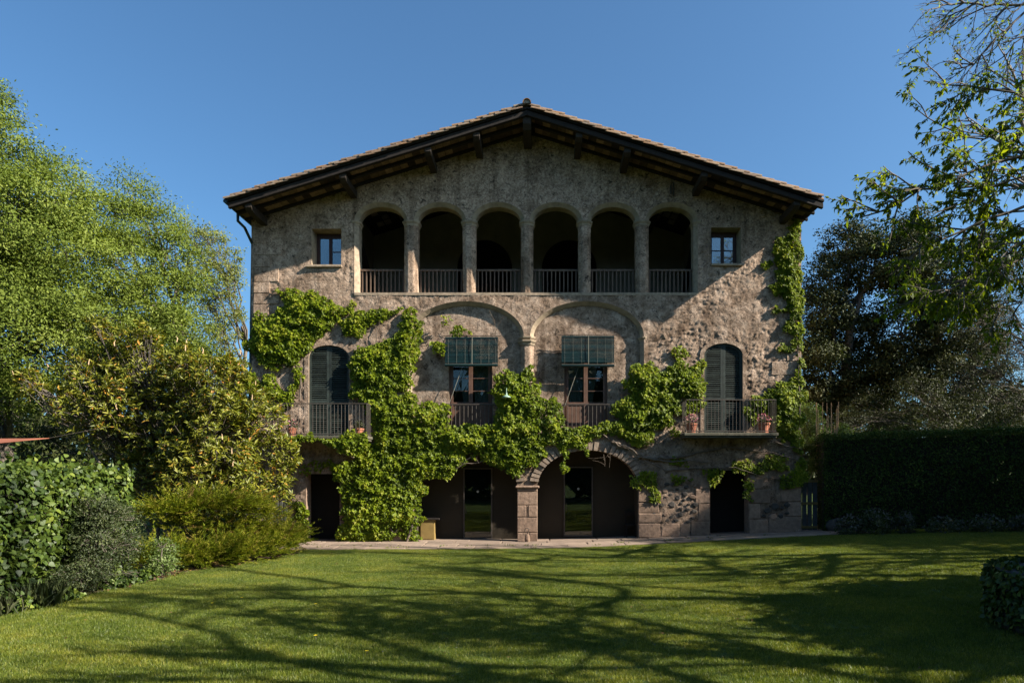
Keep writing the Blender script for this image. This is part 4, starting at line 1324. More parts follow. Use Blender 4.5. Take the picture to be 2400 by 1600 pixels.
# boulders beside the gate
for i, (x, y, s, lab) in enumerate(((10.35, -.35, .34, 'grey boulder at the foot of the hedge beside the gate'), (10.75, -.5, .26, 'smaller grey boulder right of the gate boulder under the hedge'))):
    g = rng(50 + i); n = 12; m = 8; V = []
    for a in range(m + 1):
        for b in range(n):
            th = math.pi * a / m; ph = 2 * math.pi * b / n
            rr = s * (1 + .25 * (vnoise(np.array([b * .9 + i * 9]), np.array([a * .8]), 5)[0] - .5))
            V.append((rr * math.sin(th) * math.cos(ph) * 1.2, rr * math.sin(th) * math.sin(ph), rr * math.cos(th) * .9 + s * .5))
    F = [[a * n + b, (a + 1) * n + b, (a + 1) * n + (b + 1) % n, a * n + (b + 1) % n] for a in range(m) for b in range(n)]
    o = obj('boulder', raw_mesh('boulder', V, F, M['dark_stone'], True), None, (x, y, gz(x)))
    tag(o, lab, 'boulder', 'boulders by the gate')

# ---- blue pickets behind the juniper
fc = empty('picket_fence', (WX(620, -1.9), -1.9, -.12)); tag(fc, 'weathered pale blue picket fence glimpsed behind the juniper', 'fence')
rr = random.Random(3)
for k in range(10):
    x = -.62 + k * .14; h = 1.5 + rr.uniform(-.12, .08)
    MB().prism([(x, 0), (x + .095, 0), (x + .095, h), (x + .05, h + .06), (x, h)], 0, .025).build('picket', M['blue_wood'], fc)
for z in (.4, 1.1): MB().box(-.65, .8, .027, .06, z, z + .08).build('rail', M['blue_wood'], fc)

# ---- terracotta shade sail
sl_ = empty('shade_sail', (WX(116, -5.6), -5.6, WZ(1026, -5.6))); tag(sl_, 'terracotta canvas shade sail, its tip showing above the left ivy wall', 'shade sail')
A = np.array([0, 0, 0]); B = np.array([-5.5, 2.4, .15]); C = np.array([-5.0, -2.6, -.85])
n = 12; V = []; F = []; idx = {}
for i in range(n + 1):
    for j in range(n + 1 - i):
        u, v = i / n, j / n; w = 1 - u - v
        p = A * w + B * u + C * v
        cen = (A + B + C) / 3
        pull = .22 * (1 - (w ** 2 + u ** 2 + v ** 2)) * 0.8
        edge = 27 * u * v * w
        p = p + (cen - p) * pull * (1 - edge) + np.array([0, 0, -.18 * edge])
        idx[i, j] = len(V); V.append(p)
for i in range(n):
    for j in range(n - i):
        F.append([idx[i, j], idx[i + 1, j], idx[i, j + 1]])
        if i + j < n - 1: F.append([idx[i + 1, j], idx[i + 1, j + 1], idx[i, j + 1]])
so = obj('canvas', raw_mesh('canvas', V, F, M['sail'], True), sl_)
md = so.modifiers.new('thick', 'SOLIDIFY'); md.thickness = .012
MB().tube([(0, 0, 0), (1.2, .6, .35)], .006, 5).build('rope', M['iron'], sl_)
for p in (B, C):
    MB().tube([(p[0] - .15, p[1], -3.6), (p[0] - .15, p[1], p[2] + .15)], .05, 8).build('post', M['iron'], sl_)

# ================================================================== creeper on the facade
def c3(pts): return [(560 + x * .2998, 640 + y * .2998) for x, y in pts]
def c4(pts): return [(1220 + x * .2998, 640 + y * .2998) for x, y in pts]
def c2(pts): return [(1200 + x * .3189, 200 + y * .3189) for x, y in pts]
def c5(pts): return [(640 + x * .2721, 980 + y * .2721) for x, y in pts]
def c6(pts): return [(1200 + x * .3061, 980 + y * .3061) for x, y in pts]
CREEPER = [
    (c3([(290, 130), (450, 110), (520, 150), (640, 145), (740, 190), (800, 260), (900, 260), (880, 300), (800, 330), (740, 400), (700, 470), (600, 510), (560, 560), (585, 620), (500, 650), (480, 720), (420, 740), (350, 740), (200, 700), (90, 640), (50, 580), (110, 500), (110, 400), (230, 360), (300, 300), (370, 250), (350, 180)]), 1.0, .24),
    (c3([(110, 320), (200, 290), (250, 330), (200, 390), (110, 380)]), .6, .1),
    (c3([(50, 780), (130, 780), (180, 830), (200, 790), (260, 810), (330, 900), (400, 920), (470, 820), (400, 740), (490, 740), (490, 850), (430, 960), (420, 1010), (300, 1010), (200, 960), (80, 900), (40, 860)]), 1.0, .2),
    (c3([(800, 400), (870, 340), (960, 290), (1100, 270), (1150, 290), (1260, 285), (1180, 350), (1080, 370), (1060, 410), (1000, 420), (960, 500), (880, 490), (810, 470)]), .95, .16),
    (c3([(1320, 300), (1360, 250), (1390, 290), (1400, 360), (1440, 360), (1460, 400), (1410, 470), (1430, 540), (1410, 640), (1390, 700), (1380, 790), (1340, 870), (1280, 900), (1230, 960), (1120, 1000), (1000, 1000), (860, 980), (850, 940), (900, 880), (860, 800), (870, 700), (870, 600), (950, 570), (1040, 560), (1120, 560), (1160, 490), (1240, 480), (1280, 440), (1230, 400), (1270, 370)]), 1.0, .22),
    (c3([(860, 960), (1230, 960), (1380, 940), (1420, 1000), (1560, 1000), (1640, 1010), (1660, 1100), (1650, 1180), (1760, 1180), (1900, 1170), (1990, 1170), (2040, 1050), (2000, 960), (1970, 930), (2010, 820), (2110, 740), (2180, 780), (2240, 730), (2300, 710), (2340, 860), (2370, 960), (2480, 985), (2530, 1000), (2550, 1060), (2570, 1140), (2550, 1190), (2540, 1300), (2480, 1340), (2390, 1330), (2390, 1440), (2320, 1510), (2200, 1510), (2050, 1560), (1900, 1440), (1700, 1400), (1500, 1400), (1300, 1440), (1100, 1400), (1060, 1300), (1050, 1150), (1000, 1050)]), 1.0, .26),
    (c3([(1620, 460), (1700, 410), (1790, 470), (1740, 500), (1660, 490)]), .8, .1),
    (c3([(1520, 560), (1580, 540), (1610, 560), (1600, 620), (1550, 620)]), .9, .1),
    (c3([(1580, 400), (1620, 330), (1720, 315), (1730, 340), (1640, 380), (1590, 430)]), .25, .05),
    (c4([(350, 1180), (440, 1190), (560, 1200), (640, 1180), (760, 1150), (700, 1090), (700, 1020), (780, 1000), (850, 950), (790, 880), (900, 700), (960, 720), (1050, 690), (1080, 740), (1190, 720), (1300, 690), (1320, 720), (1420, 680), (1400, 730), (1440, 830), (1440, 960), (1330, 1000), (1270, 1000), (1250, 1100), (1180, 1190), (1050, 1250), (960, 1330), (850, 1310), (700, 1260), (580, 1280), (500, 1300), (540, 1440), (480, 1380), (420, 1350), (370, 1380), (375, 1480), (340, 1560), (318, 1500), (330, 1400), (290, 1310), (180, 1330)]), 1.0, .24),
    (c4([(1190, 600), (1230, 590), (1320, 640), (1250, 650)]), .8, .08),
    (c4([(1260, 1000), (1440, 960), (1440, 1050), (1330, 1080), (1290, 1140), (1260, 1100)]), .8, .12),
    (c4([(1180, 1200), (1210, 1210), (1230, 1260), (1190, 1290)]), .5, .08),
    # around the porch arches and down to the ground
    (c5([(150, 170), (300, 140), (450, 130), (520, 180), (640, 150), (700, 130), (850, 150), (880, 200), (870, 260), (800, 290), (780, 330), (700, 310), (560, 270), (450, 230), (300, 200), (200, 260), (160, 220)]), .9, .2, .72),
    (c5([(480, 360), (560, 400), (700, 330), (760, 270), (900, 200), (1000, 180), (1400, 200), (1560, 220), (1650, 300), (1660, 360), (1600, 440), (1550, 490), (1400, 500), (1330, 490), (1270, 540), (1330, 600), (1330, 640), (1270, 660), (1290, 740), (1290, 870), (1280, 960), (1290, 1040), (1240, 1070), (1160, 1060), (1100, 1000), (1000, 1060), (850, 1060), (650, 1070), (550, 1050), (560, 950), (600, 880), (560, 820), (600, 740), (550, 620), (590, 560), (500, 480)]), .85, .22),
    (c5([(1870, 250), (1800, 230), (1900, 180), (2100, 150), (2340, 200), (2360, 300), (2330, 380), (2220, 400), (2120, 500), (2050, 480), (1980, 430), (1900, 420), (1830, 340)]), .9, .18),
    (c5([(1560, 260), (1660, 220), (1900, 200), (1860, 260), (1700, 320), (1640, 300)]), .6, .14),
    (c5([(180, 700), (280, 740), (320, 800), (320, 900), (300, 1030), (240, 1000), (180, 960)]), .9, .2),
    (c5([(100, 360), (300, 400), (480, 380), (500, 430), (300, 470), (150, 450)]), .3, .1),
]
CREEPER_R = [
    (c2([(2080, 1010), (2110, 1080), (2115, 1300), (2112, 1568), (1990, 1568), (1890, 1470), (1940, 1440), (1960, 1350), (1930, 1260), (1950, 1130), (2040, 1080)]), 1.0, .2),
    (c2([(1850, 1290), (1900, 1285), (1905, 1310), (1860, 1325)]), .8, .06),
    (c4([(2040, 0), (2180, 0), (2190, 480), (2150, 490), (2080, 440), (2050, 430), (2120, 330), (1960, 290), (2080, 270), (2060, 210), (2010, 180), (1950, 100), (2010, 60)]), .95, .18),
    (c4([(2030, 590), (2140, 570), (2140, 600), (2080, 620)]), .8, .07),
    (c4([(2170, 700), (2200, 780), (2210, 950), (2205, 1060), (2200, 1200), (2195, 1450), (2150, 1400), (2100, 1310), (2000, 1270), (1960, 1210), (1930, 1140), (1870, 1130), (1790, 1180), (1760, 1100), (1790, 1010), (1900, 960), (1940, 900), (2020, 850), (2150, 830), (2165, 760)]), 1.0, .2),
    (c4([(2135, 470), (2188, 470), (2196, 730), (2168, 730), (2150, 600)]), .75, .12),
    (c6([(930, 430), (1100, 420), (1120, 500), (960, 520)]), .45, .1),
    (c6([(1060, 560), (1110, 540), (1110, 630), (1060, 640)]), .5, .06),
    (c6([(1220, 450), (1400, 450), (1380, 480), (1240, 490)]), .3, .08),
    (c6([(1480, 400), (1610, 400), (1540, 490)]), .35, .08),
    (c6([(1700, 370), (1880, 330), (2080, 290), (2090, 370), (1880, 420), (1800, 400)]), .5, .12),
    (c6([(1790, 480), (1815, 480), (1820, 620), (1795, 620)]), .4, .06),
    (c6([(2030, 440), (2230, 400), (2220, 490), (2060, 540)]), .45, .1),
    (c6([(2190, 250), (2230, 250), (2240, 460), (2200, 450)]), .8, .14),
    (c6([(1240, 300), (1320, 300), (1330, 340), (1230, 340)]), .4, .08),
]
def clad(name, label, regions, seed, dens=1480, fuller=0.0):
    root = empty(name, (0, 0, 0)); tag(root, label, 'climbing plant')
    g = rng(seed)
    Ps = []; Us = []; Ns = []; Ls = []; Ts = []
    for reg in regions:
        poly, d, thick = reg[:3]; fwd = reg[3] if len(reg) > 3 else 0.0
        A = np.array([(WX(p[0]), WZ(p[1])) for p in poly])
        x0, z0 = A.min(0) - .12; x1, z1 = A.max(0) + .12
        area = (x1 - x0) * (z1 - z0)
        n = int(area * dens * (.4 + .6 * d))
        P = np.column_stack([g.uniform(x0, x1, n), g.uniform(z0, z1, n)])
        dist, _, ins = poly_near(P, A)
        sd = np.where(ins, dist, -dist)
        nz = fbm(P[:, 0] * 2.1, P[:, 1] * 2.6, seed + 3, 4, .6)
        nz2 = fbm(P[:, 0] * 6, P[:, 1] * 7, seed + 9, 2)
        keep = (sd - .01 + (nz - .5) * .50 + (nz2 - .5) * .22 + fuller * .5 > .0) & (nz * .55 + nz2 * .45 + d * .42 + fuller > .60) & (g.random(n) < .30 + .6 * d)
        P = P[keep]; sd = sd[keep]; nz = nz[keep]; nz2 = nz2[keep]; n = len(P)
        th = .8 * thick * np.clip(.25 + sd * 1.6, .25, 1) * (.35 + 1.3 * np.clip(nz * 1.2 + nz2 * .8 - .5, 0, 1))
        depth = g.random(n) ** .6
        y = -.045 - th * depth - fwd
        Ps.append(np.column_stack([P[:, 0], y, P[:, 1]]))
        # shingled leaves: pointing down and outwards
        Us.append(np.column_stack([g.normal(0, .55, n), g.normal(-.32, .25, n), -np.abs(g.normal(.8, .35, n))]))
        Ns.append(np.column_stack([g.normal(.12, .38, n), np.full(n, -.8), g.normal(.50, .35, n)]))
        Ls.append(g.uniform(.055, .115, n) * (.85 + .3 * depth))
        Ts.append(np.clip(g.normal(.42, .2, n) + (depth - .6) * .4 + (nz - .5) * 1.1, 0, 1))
    P = np.concatenate(Ps); L = np.concatenate(Ls)
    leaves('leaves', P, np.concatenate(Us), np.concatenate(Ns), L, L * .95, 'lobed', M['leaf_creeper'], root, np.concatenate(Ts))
    return root, len(P)
cr, n1 = clad('creeper', 'bright green creeper sprawling over the left and middle of the facade and porch arches', CREEPER, 100)
cr2, n2 = clad('creeper', 'bright green creeper climbing the right corner of the house', CREEPER_R, 200, 1900, .10)
print('creeper leaves', n1, n2)

def vines(root, paths, seed, r0=.035, y=-.06):
    g = rng(seed); t = Tubes()
    def path(pts, rad, depth=0):
        P = np.array([(WX(p[0]), y - .09 * g.random(), WZ(p[1])) for p in pts])
        # resample and wander
        seg = np.linalg.norm(np.diff(P, axis=0), axis=1); s = np.concatenate([[0], np.cumsum(seg)])
        u = np.linspace(0, s[-1], max(4, int(s[-1] / .12)))
        Q = np.column_stack([np.interp(u, s, P[:, k]) for k in range(3)])
        Q[1:-1] += np.cumsum(g.normal(0, .006, (len(Q) - 2, 3)), axis=0) * .6 + g.normal(0, .012, (len(Q) - 2, 3))
        t.add(Q, np.linspace(rad, rad * .35, len(Q)), 5)
    for pts, rad in paths: path(pts, rad)
    # thin leafless tendrils
    for k in range(45):
        p, rad = paths[g.integers(len(paths))]
        i = g.integers(len(p) - 1); u = g.random()
        a = np.array(p[i]) * (1 - u) + np.array(p[i + 1]) * u
        L = g.uniform(14, 44); an = g.uniform(0, 2 * math.pi)
        b = a + np.array([math.cos(an), -abs(math.sin(an))]) * L * .5 + g.normal(0, 6, 2); c = b + np.array([math.cos(an + g.normal(0, .7)), -abs(math.sin(an))]) * L * .5
        path([tuple(a), tuple(b), tuple(c)], .007)
    o = t.build('stems', M['vine'], root); o['kind'] = 'stuff'
vines(cr, [(c5([(1160, 1060), (1215, 900), (1230, 840), (1180, 640), (1050, 590), (960, 530)]), .055), (c5([(680, 330), (780, 390), (880, 410), (1050, 400)]), .04), (c5([(1300, 500), (1420, 480), (1560, 440), (1700, 340), (1930, 230), (2150, 190)]), .035),
           (c5([(1560, 440), (1650, 395), (1780, 385), (1900, 350)]), .02), (c5([(1230, 850), (1050, 990), (980, 900), (900, 700)]), .05), (c5([(1060, 590), (1130, 630), (1250, 620)]), .02),
           (c4([(560, 1220), (700, 1300), (760, 1350), (900, 1400)]), .035), (c3([(1100, 800), (1080, 600), (1090, 420), (900, 360)]), .02), (c3([(490, 1000), (500, 850), (440, 700), (380, 500), (420, 300)]), .03),
           (c3([(1650, 400), (1800, 380), (1880, 460), (2000, 480)]), .008), (c3([(1960, 300), (2010, 400), (1980, 480), (2030, 580)]), .007), (c3([(1400, 420), (1600, 400), (1750, 350), (1900, 420)]), .008)], 5)
vines(cr2, [(c6([(760, 180), (900, 230), (1000, 300), (1200, 335), (1350, 320), (1500, 340)]), .05), (c6([(960, 300), (1250, 310), (1450, 260), (1650, 230), (2000, 270), (2200, 330)]), .04), (c6([(1000, 320), (1180, 400), (1400, 380), (1700, 370), (1900, 440), (2100, 470)]), .025),
            (c6([(2000, 180), (2100, 215), (2210, 235)]), .03), (c4([(2160, 1300), (2170, 1100), (2165, 700), (2140, 400), (2110, 100), (2090, -300)]), .025), (c2([(1400, 980), (1500, 900), (1620, 960), (1800, 900)]), .008), (c2([(780, 560), (850, 650), (830, 760), (880, 840)]), .008),
            (c6([(755, 150), (760, 230), (745, 300), (742, 380)]), .008), (c6([(700, 275), (710, 330), (708, 370)]), .008), (c4([(1860, 800), (1920, 850), (1980, 900)]), .012), (c2([(1350, 940), (1440, 1020), (1400, 1120), (1480, 1000)]), .007)], 6)

# ================================================================== vegetation
def at(px, py, Y): return np.array([WX(px, Y), Y, WZ(py, Y)])

def blob_foliage(blobs, n_clump, n_leaf, clump_r, seed, shell=.45, flat=.5, up=.35, out=.5):
    """leaf positions and frames in clumps spread through ellipsoids; blobs: (centre, (rx, ry, rz), weight)"""
    g = rng(seed)
    Ps = []; Us = []; Ns = []; Ts = []; cl = []
    for c, r, w in blobs:
        k = max(3, int(n_clump * w))
        d = unit(g.normal(0, 1, (k, 3)))
        rad = shell + (1 - shell) * g.random((k, 1)) ** .6
        cc = np.asarray(c) + d * rad * np.asarray(r)
        cl.append((np.asarray(c), cc))
        m = g.poisson(n_leaf, k) + 4
        idx = np.repeat(np.arange(k), m); n = len(idx)
        cr_ = clump_r * g.uniform(.6, 1.35, k)
        off = g.normal(0, .5, (n, 3)) * cr_[idx][:, None] * np.array([1, 1, flat])
        P = cc[idx] + off
        od = unit(P - np.asarray(c)) * out
        cd = unit(off) * .55
        N = od * 1.3 + cd + np.array([0, 0, up]) + g.normal(0, .38, (n, 3))
        U = unit(off) * .5 + np.array([0, 0, -.25]) + g.normal(0, .6, (n, 3))
        t = np.clip(g.normal(.48, .15, n) + g.normal(0, .2, k)[idx], 0, 1)
        Ps.append(P); Us.append(U); Ns.append(N); Ts.append(t)
    return np.concatenate(Ps), np.concatenate(Us), np.concatenate(Ns), np.concatenate(Ts), cl

def curve(a, b, n=8, sag=0.0, jit=.05, g=None):
    t = np.linspace(0, 1, n)[:, None]
    P = np.asarray(a) * (1 - t) + np.asarray(b) * t
    P[:, 2] += sag * np.sin(t[:, 0] * math.pi)
    L = np.linalg.norm(np.asarray(b) - np.asarray(a))
    if g is not None and n > 2: P[1:-1] += g.normal(0, jit * L * .35, (n - 2, 3)) 
    return P

def blob_tree(name, label, cat, base, trunk_top, tr, blobs, n_clump, n_leaf, clump_r, L, Wd, kind, mat, seed, group=None, twigs=.4, shell=.45, singles=0, bare=0):
    root = empty(name, tuple(base)); tag(root, label, cat, group)
    g = rng(seed)
    P, U, N, T, cl = blob_foliage(blobs, n_clump, n_leaf, clump_r, seed, shell)
    n = len(P)
    Ls = L * g.uniform(.7, 1.3, n)
    leaves('crown', P, U, N, Ls, Ls * Wd, kind, mat, root, T, singles)
    t = Tubes(); lo = np.array(base)
    tt = np.asarray(trunk_top, float)
    tk = curve(lo + np.array([0, 0, -.1]), tt, 9, 0, .05, g)
    t.add(tk - lo, np.linspace(tr * 1.15, tr * .35, 9), 9)
    for c, cc in cl:
        h = np.clip((c[2] - lo[2]) / (tt[2] - lo[2]) - .28, .12, .95)
        s = tk[int(h * 8)]
        lb = curve(s, c, 7, .12 * np.linalg.norm(c - s), .08, g)
        t.add(lb - lo, np.linspace(tr * .34, tr * .08, 7), 6)
        k = int(len(cc) * twigs)
        for q in g.permutation(len(cc))[:k]:
            s2 = lb[g.integers(3, 7)]
            t.add(curve(s2, cc[q], 5, .05, .1, g) - lo, np.linspace(tr * .07, .008, 5), 4)
        for q in range(int(bare)):
            d = unit(g.normal(0, 1, 3) + np.array([.2, -.2, .9])); e = c + d * np.linalg.norm(cc[0] - c) * g.uniform(1.2, 1.6)
            t.add(curve(c, e, 6, 0, .08, g) - lo, np.linspace(.025, .006, 6), 3)
    o = t.build('trunk', M['bark'], root)
    return root

def pxb(lst, Y, w=1.0, squash=(1, 1, 1), dy=0.0, seed=0):
    """blobs from (px, py, radius px) at depth Y"""
    out = []; g = rng(seed)
    for b in lst:
        y = Y + (g.uniform(-dy, dy) if dy else 0)
        s = (Y + D) / 1600
        out.append((at(b[0], b[1], Y) + np.array([0, y - Y, 0]), (b[2] * s * squash[0], b[2] * s * squash[1], b[2] * s * squash[2]), (b[2] / 100.0) ** 2 * w * (b[3] if len(b) > 3 else 1)))
    return out

# ---- left trees
blob_tree('tall_tree', 'tall yellow-green tree at the far left edge, higher than the others', 'tree', (-24.5, 6, -.15), (-24, 6, 13), .42,
          pxb([(-90, 420, 150, .5), (-30, 340, 110), (50, 430, 110), (-60, 560, 160, .5), (80, 560, 130), (150, 480, 80), (150, 640, 130), (30, 700, 150), (-80, 780, 150, .4), (110, 800, 140), (220, 740, 110), (20, 880, 110, .6), (10, 250, 45)], 5, 1, (1, 1, 1), 1.6, 3),
          47, 165, .80, .137, .42, 'lance', M['leaf_tree_left'], 301, 'trees left of the house', .35, .63, 0, 2)
blob_tree('round_tree', 'round-headed green tree behind the shrubs, nearest the house on the left', 'tree', (-17.5, 9, -.15), (-17.7, 9, 9.5), .36,
          pxb([(272, 435, 55), (240, 530, 85), (330, 510, 65), (300, 640, 105), (385, 590, 60), (370, 720, 90), (415, 660, 45), (440, 790, 65), (300, 800, 120), (410, 850, 85), (200, 860, 100)], 8, 1, (1, 1, 1), 1.4, 4),
          50, 180, .76, .135, .42, 'lance', M['leaf_tree_left'], 302, 'trees left of the house', .35, .63, 0, 1)
blob_tree('slender_tree', 'slender pale tree with open foliage just left of the house corner', 'tree', (-15.9, 13.5, -.15), (-16.6, 13.5, 10.5), .2,
          pxb([(425, 540, 40), (475, 555, 50), (525, 620, 48), (460, 650, 60), (548, 685, 36), (560, 735, 28), (500, 730, 55), (535, 790, 40), (555, 640, 25), (500, 830, 55), (530, 880, 40)], 12, 1, (1, 1, 1), .8, 5),
          230, 20, .36, .13, .5, 'lance', M['leaf_tree_pale'], 303, 'trees left of the house', .8, .3, 0, 3)
# shaded undergrowth below the left trees
blob_tree('understory_bush', 'dark shaded bushes beneath the tall trees, behind the left ivy wall', 'bush', (-20, 12, -.15), (-20, 12, 2.5), .15,
          pxb([(-60, 980, 100), (60, 960, 90), (160, 990, 90), (260, 980, 90), (350, 1000, 90), (450, 980, 90), (530, 990, 80), (590, 1000, 40), (-40, 1080, 90), (110, 1080, 90), (300, 1080, 90), (480, 1080, 90)], 14, 1, (1, 1, 1), 1.2, 6),
          60, 45, .6, .16, .5, 'lance', M['leaf_oak'], 304, None, .2, .3)
# ---- right trees
blob_tree('holm_oak', 'dark holm oak behind the hedge, nearest the house on the right', 'tree', (14.2, 8, .3), (14.6, 8, 10), .38,
          pxb([(1990, 575, 58), (2060, 560, 55), (1950, 650, 65), (2040, 640, 60), (1920, 740, 62), (2000, 760, 80), (1890, 840, 50), (1960, 860, 90), (2060, 880, 90), (1900, 930, 60), (2000, 960, 80)], 8, 1, (1, 1, 1), 1.2, 7),
          125, 92, .50, .138, .5, 'lance', M['leaf_oak'], 305, 'evergreen trees right of the house', .3, .45)
blob_tree('holm_oak', 'dark holm oak further right, its crown touching the first one', 'tree', (18.5, 7, .35), (18.0, 7, 11), .38,
          pxb([(2130, 545, 48), (2190, 560, 58), (2120, 640, 70), (2210, 660, 85), (2130, 760, 85), (2230, 780, 95), (2110, 870, 70), (2200, 890, 90), (2280, 620, 60), (2290, 850, 70)], 7, 1, (1, 1, 1), 1.2, 8),
          120, 92, .50, .138, .5, 'lance', M['leaf_oak'], 306, 'evergreen trees right of the house', .3, .45)
blob_tree('grey_tree', 'thin grey-leaved tree with arching bare limbs above the right hedge', 'tree', (22.0, 3, .4), (20.6, 3, 7.5), .17,
          pxb([(2350, 700, 75), (2290, 760, 70), (2400, 800, 100), (2330, 860, 80), (2260, 900, 60), (2410, 640, 70), (2420, 920, 100)], 3, 1, (1, 1, 1), 1.0, 9),
          130, 26, .45, .075, .45, 'lance', M['leaf_grey'], 307, None, .9, .25)
blob_tree('grey_shrub', 'grey-green shrub rising over the top of the right hedge', 'shrub', (17, 3, .4), (17, 3, 3.5), .12,
          pxb([(2060, 960, 55), (2140, 930, 60), (2220, 960, 60), (2180, 1000, 60), (2300, 960, 60), (2380, 970, 60), (2090, 1010, 50), (2270, 1010, 60), (1990, 1000, 50), (1930, 1030, 50), (2030, 1060, 60), (2120, 1070, 60), (2220, 1080, 60), (2320, 1080, 60), (2400, 1060, 60)], 3, 1, (1, 1, 1), .6, 10),
          190, 40, .35, .075, .45, 'lance', M['leaf_grey'], 308, None, .3, .3)
blob_tree('bright_shrub', 'sunlit pale green shrub beside the right house corner', 'shrub', (10.1, 1.8, .2), (10.0, 1.8, 3.2), .06,
          pxb([(1893, 965, 22), (1905, 1000, 28), (1890, 1040, 26), (1915, 1045, 28), (1965, 1012, 22), (1940, 1025, 28), (1905, 1085, 24), (1985, 1025, 14)], 1.8, 1, (1, 1, 1), .3, 11),
          900, 22, .18, .07, .5, 'lance', M['leaf_bright'], 309, None, .5, .2)
blob_tree('low_shrub', 'small light green shrub left of the creeper foot at the house edge', 'shrub', (-12.5, 2.0, -.15), (-12.3, 2, 2.5), .06,
          pxb([(560, 900, 40), (575, 960, 45), (545, 1000, 50), (590, 1040, 40)], 1.0, 1, (1, 1, 1), .4, 12),
          300, 25, .25, .08, .5, 'lance', M['leaf_tree_left'], 310, None, .5, .2)
# dry canes
cn = empty('dry_canes', (WX(1940, 1.2), 1.2, .25)); tag(cn, 'bundle of dry straw-coloured canes standing above the hedge by the house', 'canes')
g = rng(12)
for k in range(26):
    x = g.uniform(-.45, .45); l = g.uniform(3.6, 4.75); d = g.normal(0, .05)
    MB().tube([(x, g.normal(0, .15), 0), (x + d * .6, 0, l * .6), (x + d, 0, l)], .014, 4).build('cane', M['straw'], cn)

# ---- clipped hedge on the right
def hedge(name, label, path, height_fn, thick, seed, n, mat, L, kind, core=M['rafter'], singles=0, bump_amp=.14):
    root = empty(name, (path[0][0], path[0][1], gz(path[0][0]))); tag(root, label, 'hedge')
    g = rng(seed); lo = np.array(root.location)
    P = np.array(path, float); seg = np.diff(P, axis=0); sl = np.linalg.norm(seg, axis=1); cum = np.concatenate([[0], np.cumsum(sl)])
    tot = cum[-1]
    # solid dark block under the leaves; in the hedge added to stop light
    mb = MB()
    for i in range(len(seg)):
        a, b = P[i], P[i + 1]; nrm = np.array([seg[i][1], -seg[i][0]]) / sl[i]
        ins = .22
        q = []
        for p in (a, b):
            q += [p + nrm * (-ins), p + nrm * (-thick + ins)]
        z0a, z0b = gz(a[0]) - .1, gz(b[0]) - .1
        za, zb2 = height_fn(a[0], a[1]) - .25, height_fn(b[0], b[1]) - .25
        v = [(q[0][0], q[0][1], z0a), (q[2][0], q[2][1], z0b), (q[3][0], q[3][1], z0b), (q[1][0], q[1][1], z0a), (q[0][0], q[0][1], za), (q[2][0], q[2][1], zb2), (q[3][0], q[3][1], zb2), (q[1][0], q[1][1], za)]
        mb.add([tuple(np.array(p) - lo) for p in v], [[0, 3, 2, 1], [4, 5, 6, 7], [0, 1, 5, 4], [1, 2, 6, 5], [2, 3, 7, 6], [3, 0, 4, 7]])
    mb.build('solid_dark_core', core, root)
    s = g.uniform(0, tot, n); i = np.clip(np.searchsorted(cum, s) - 1, 0, len(seg) - 1)
    u = (s - cum[i]) / sl[i]
    B = P[i] + seg[i] * u[:, None]; nrm = np.column_stack([seg[i][:, 1], -seg[i][:, 0]]) / sl[i][:, None]
    H = np.array([height_fn(x, y) for x, y in B]); G = ground_z(B[:, 0])
    face = g.random(n)
    top = face > .70; end0 = (face > .62) & ~top
    h = g.random(n)
    Z = G + h * (H - G)
    bum = (fbm(s * 1.3, Z * 1.5, seed, 3) - .5) * 2 * bump_amp
    dep = np.abs(g.normal(0, .09, n))
    pos = np.column_stack([B + nrm * (bum - dep)[:, None], Z])
    nn = np.column_stack([nrm, np.full(n, .25)])
    v = g.random(n)
    bt = (fbm(s * 1.3, v * 3, seed + 5, 3) - .5) * 2 * bump_amp
    pt = np.column_stack([B - nrm * (v * thick)[:, None], H + bt - dep])
    pos[top] = pt[top]; nn[top] = (0, 0, 1)
    # end face at the start
    d0 = -seg[0] / sl[0]; n0 = np.array([seg[0][1], -seg[0][0]]) / sl[0]
    pe = P[0] - n0 * (v * thick)[:, None] + d0 * (bt - dep + .02)[:, None]
    H0 = height_fn(*P[0])
    pos[end0] = np.column_stack([pe, gz(P[0][0]) + h * (H0 - gz(P[0][0]))])[end0]
    nn[end0] = (d0[0], d0[1], .2)
    shoot = top & (g.random(n) < .10)
    pos[shoot, 2] += np.abs(g.normal(0, .13, shoot.sum()))
    N = nn + g.normal(0, .5, (n, 3)); U = g.normal(0, .7, (n, 3)) + np.array([0, 0, -.5])
    U[shoot, 2] += 1.4
    Ls = L * g.uniform(.6, 1.3, n)
    tint = np.clip(g.normal(.45, .22, n) + top * .15 + (fbm(s * .8, Z, seed + 2, 3) - .5) * .6, 0, 1)
    leaves('leaves', pos, U, N, Ls, Ls * .85 if kind != 'lance' else Ls * .5, kind, mat, root, tint, singles)
    return root
hedge('clipped_hedge', 'tall dark clipped hedge to the right of the house', [(9.9, -.35), (12.5, -.9), (17.0, -2.0), (23, -3.2)], lambda x, y: 3.68 + .02 * (x - 9), 1.6, 401, 52000, M['leaf_hedge'], .085, 'lance')
# ---- ivy wall on the left
hedge('ivy_wall', 'ivy-covered garden wall along the left side of the lawn', [(-9.42, -8.5), (-9.42, -12.6), (-9.45, -18.5)][::-1], lambda x, y: 2.30, 1.0, 402, 23000, M['leaf_ivy'], .105, 'ivy', M['rafter'], 300, .16)

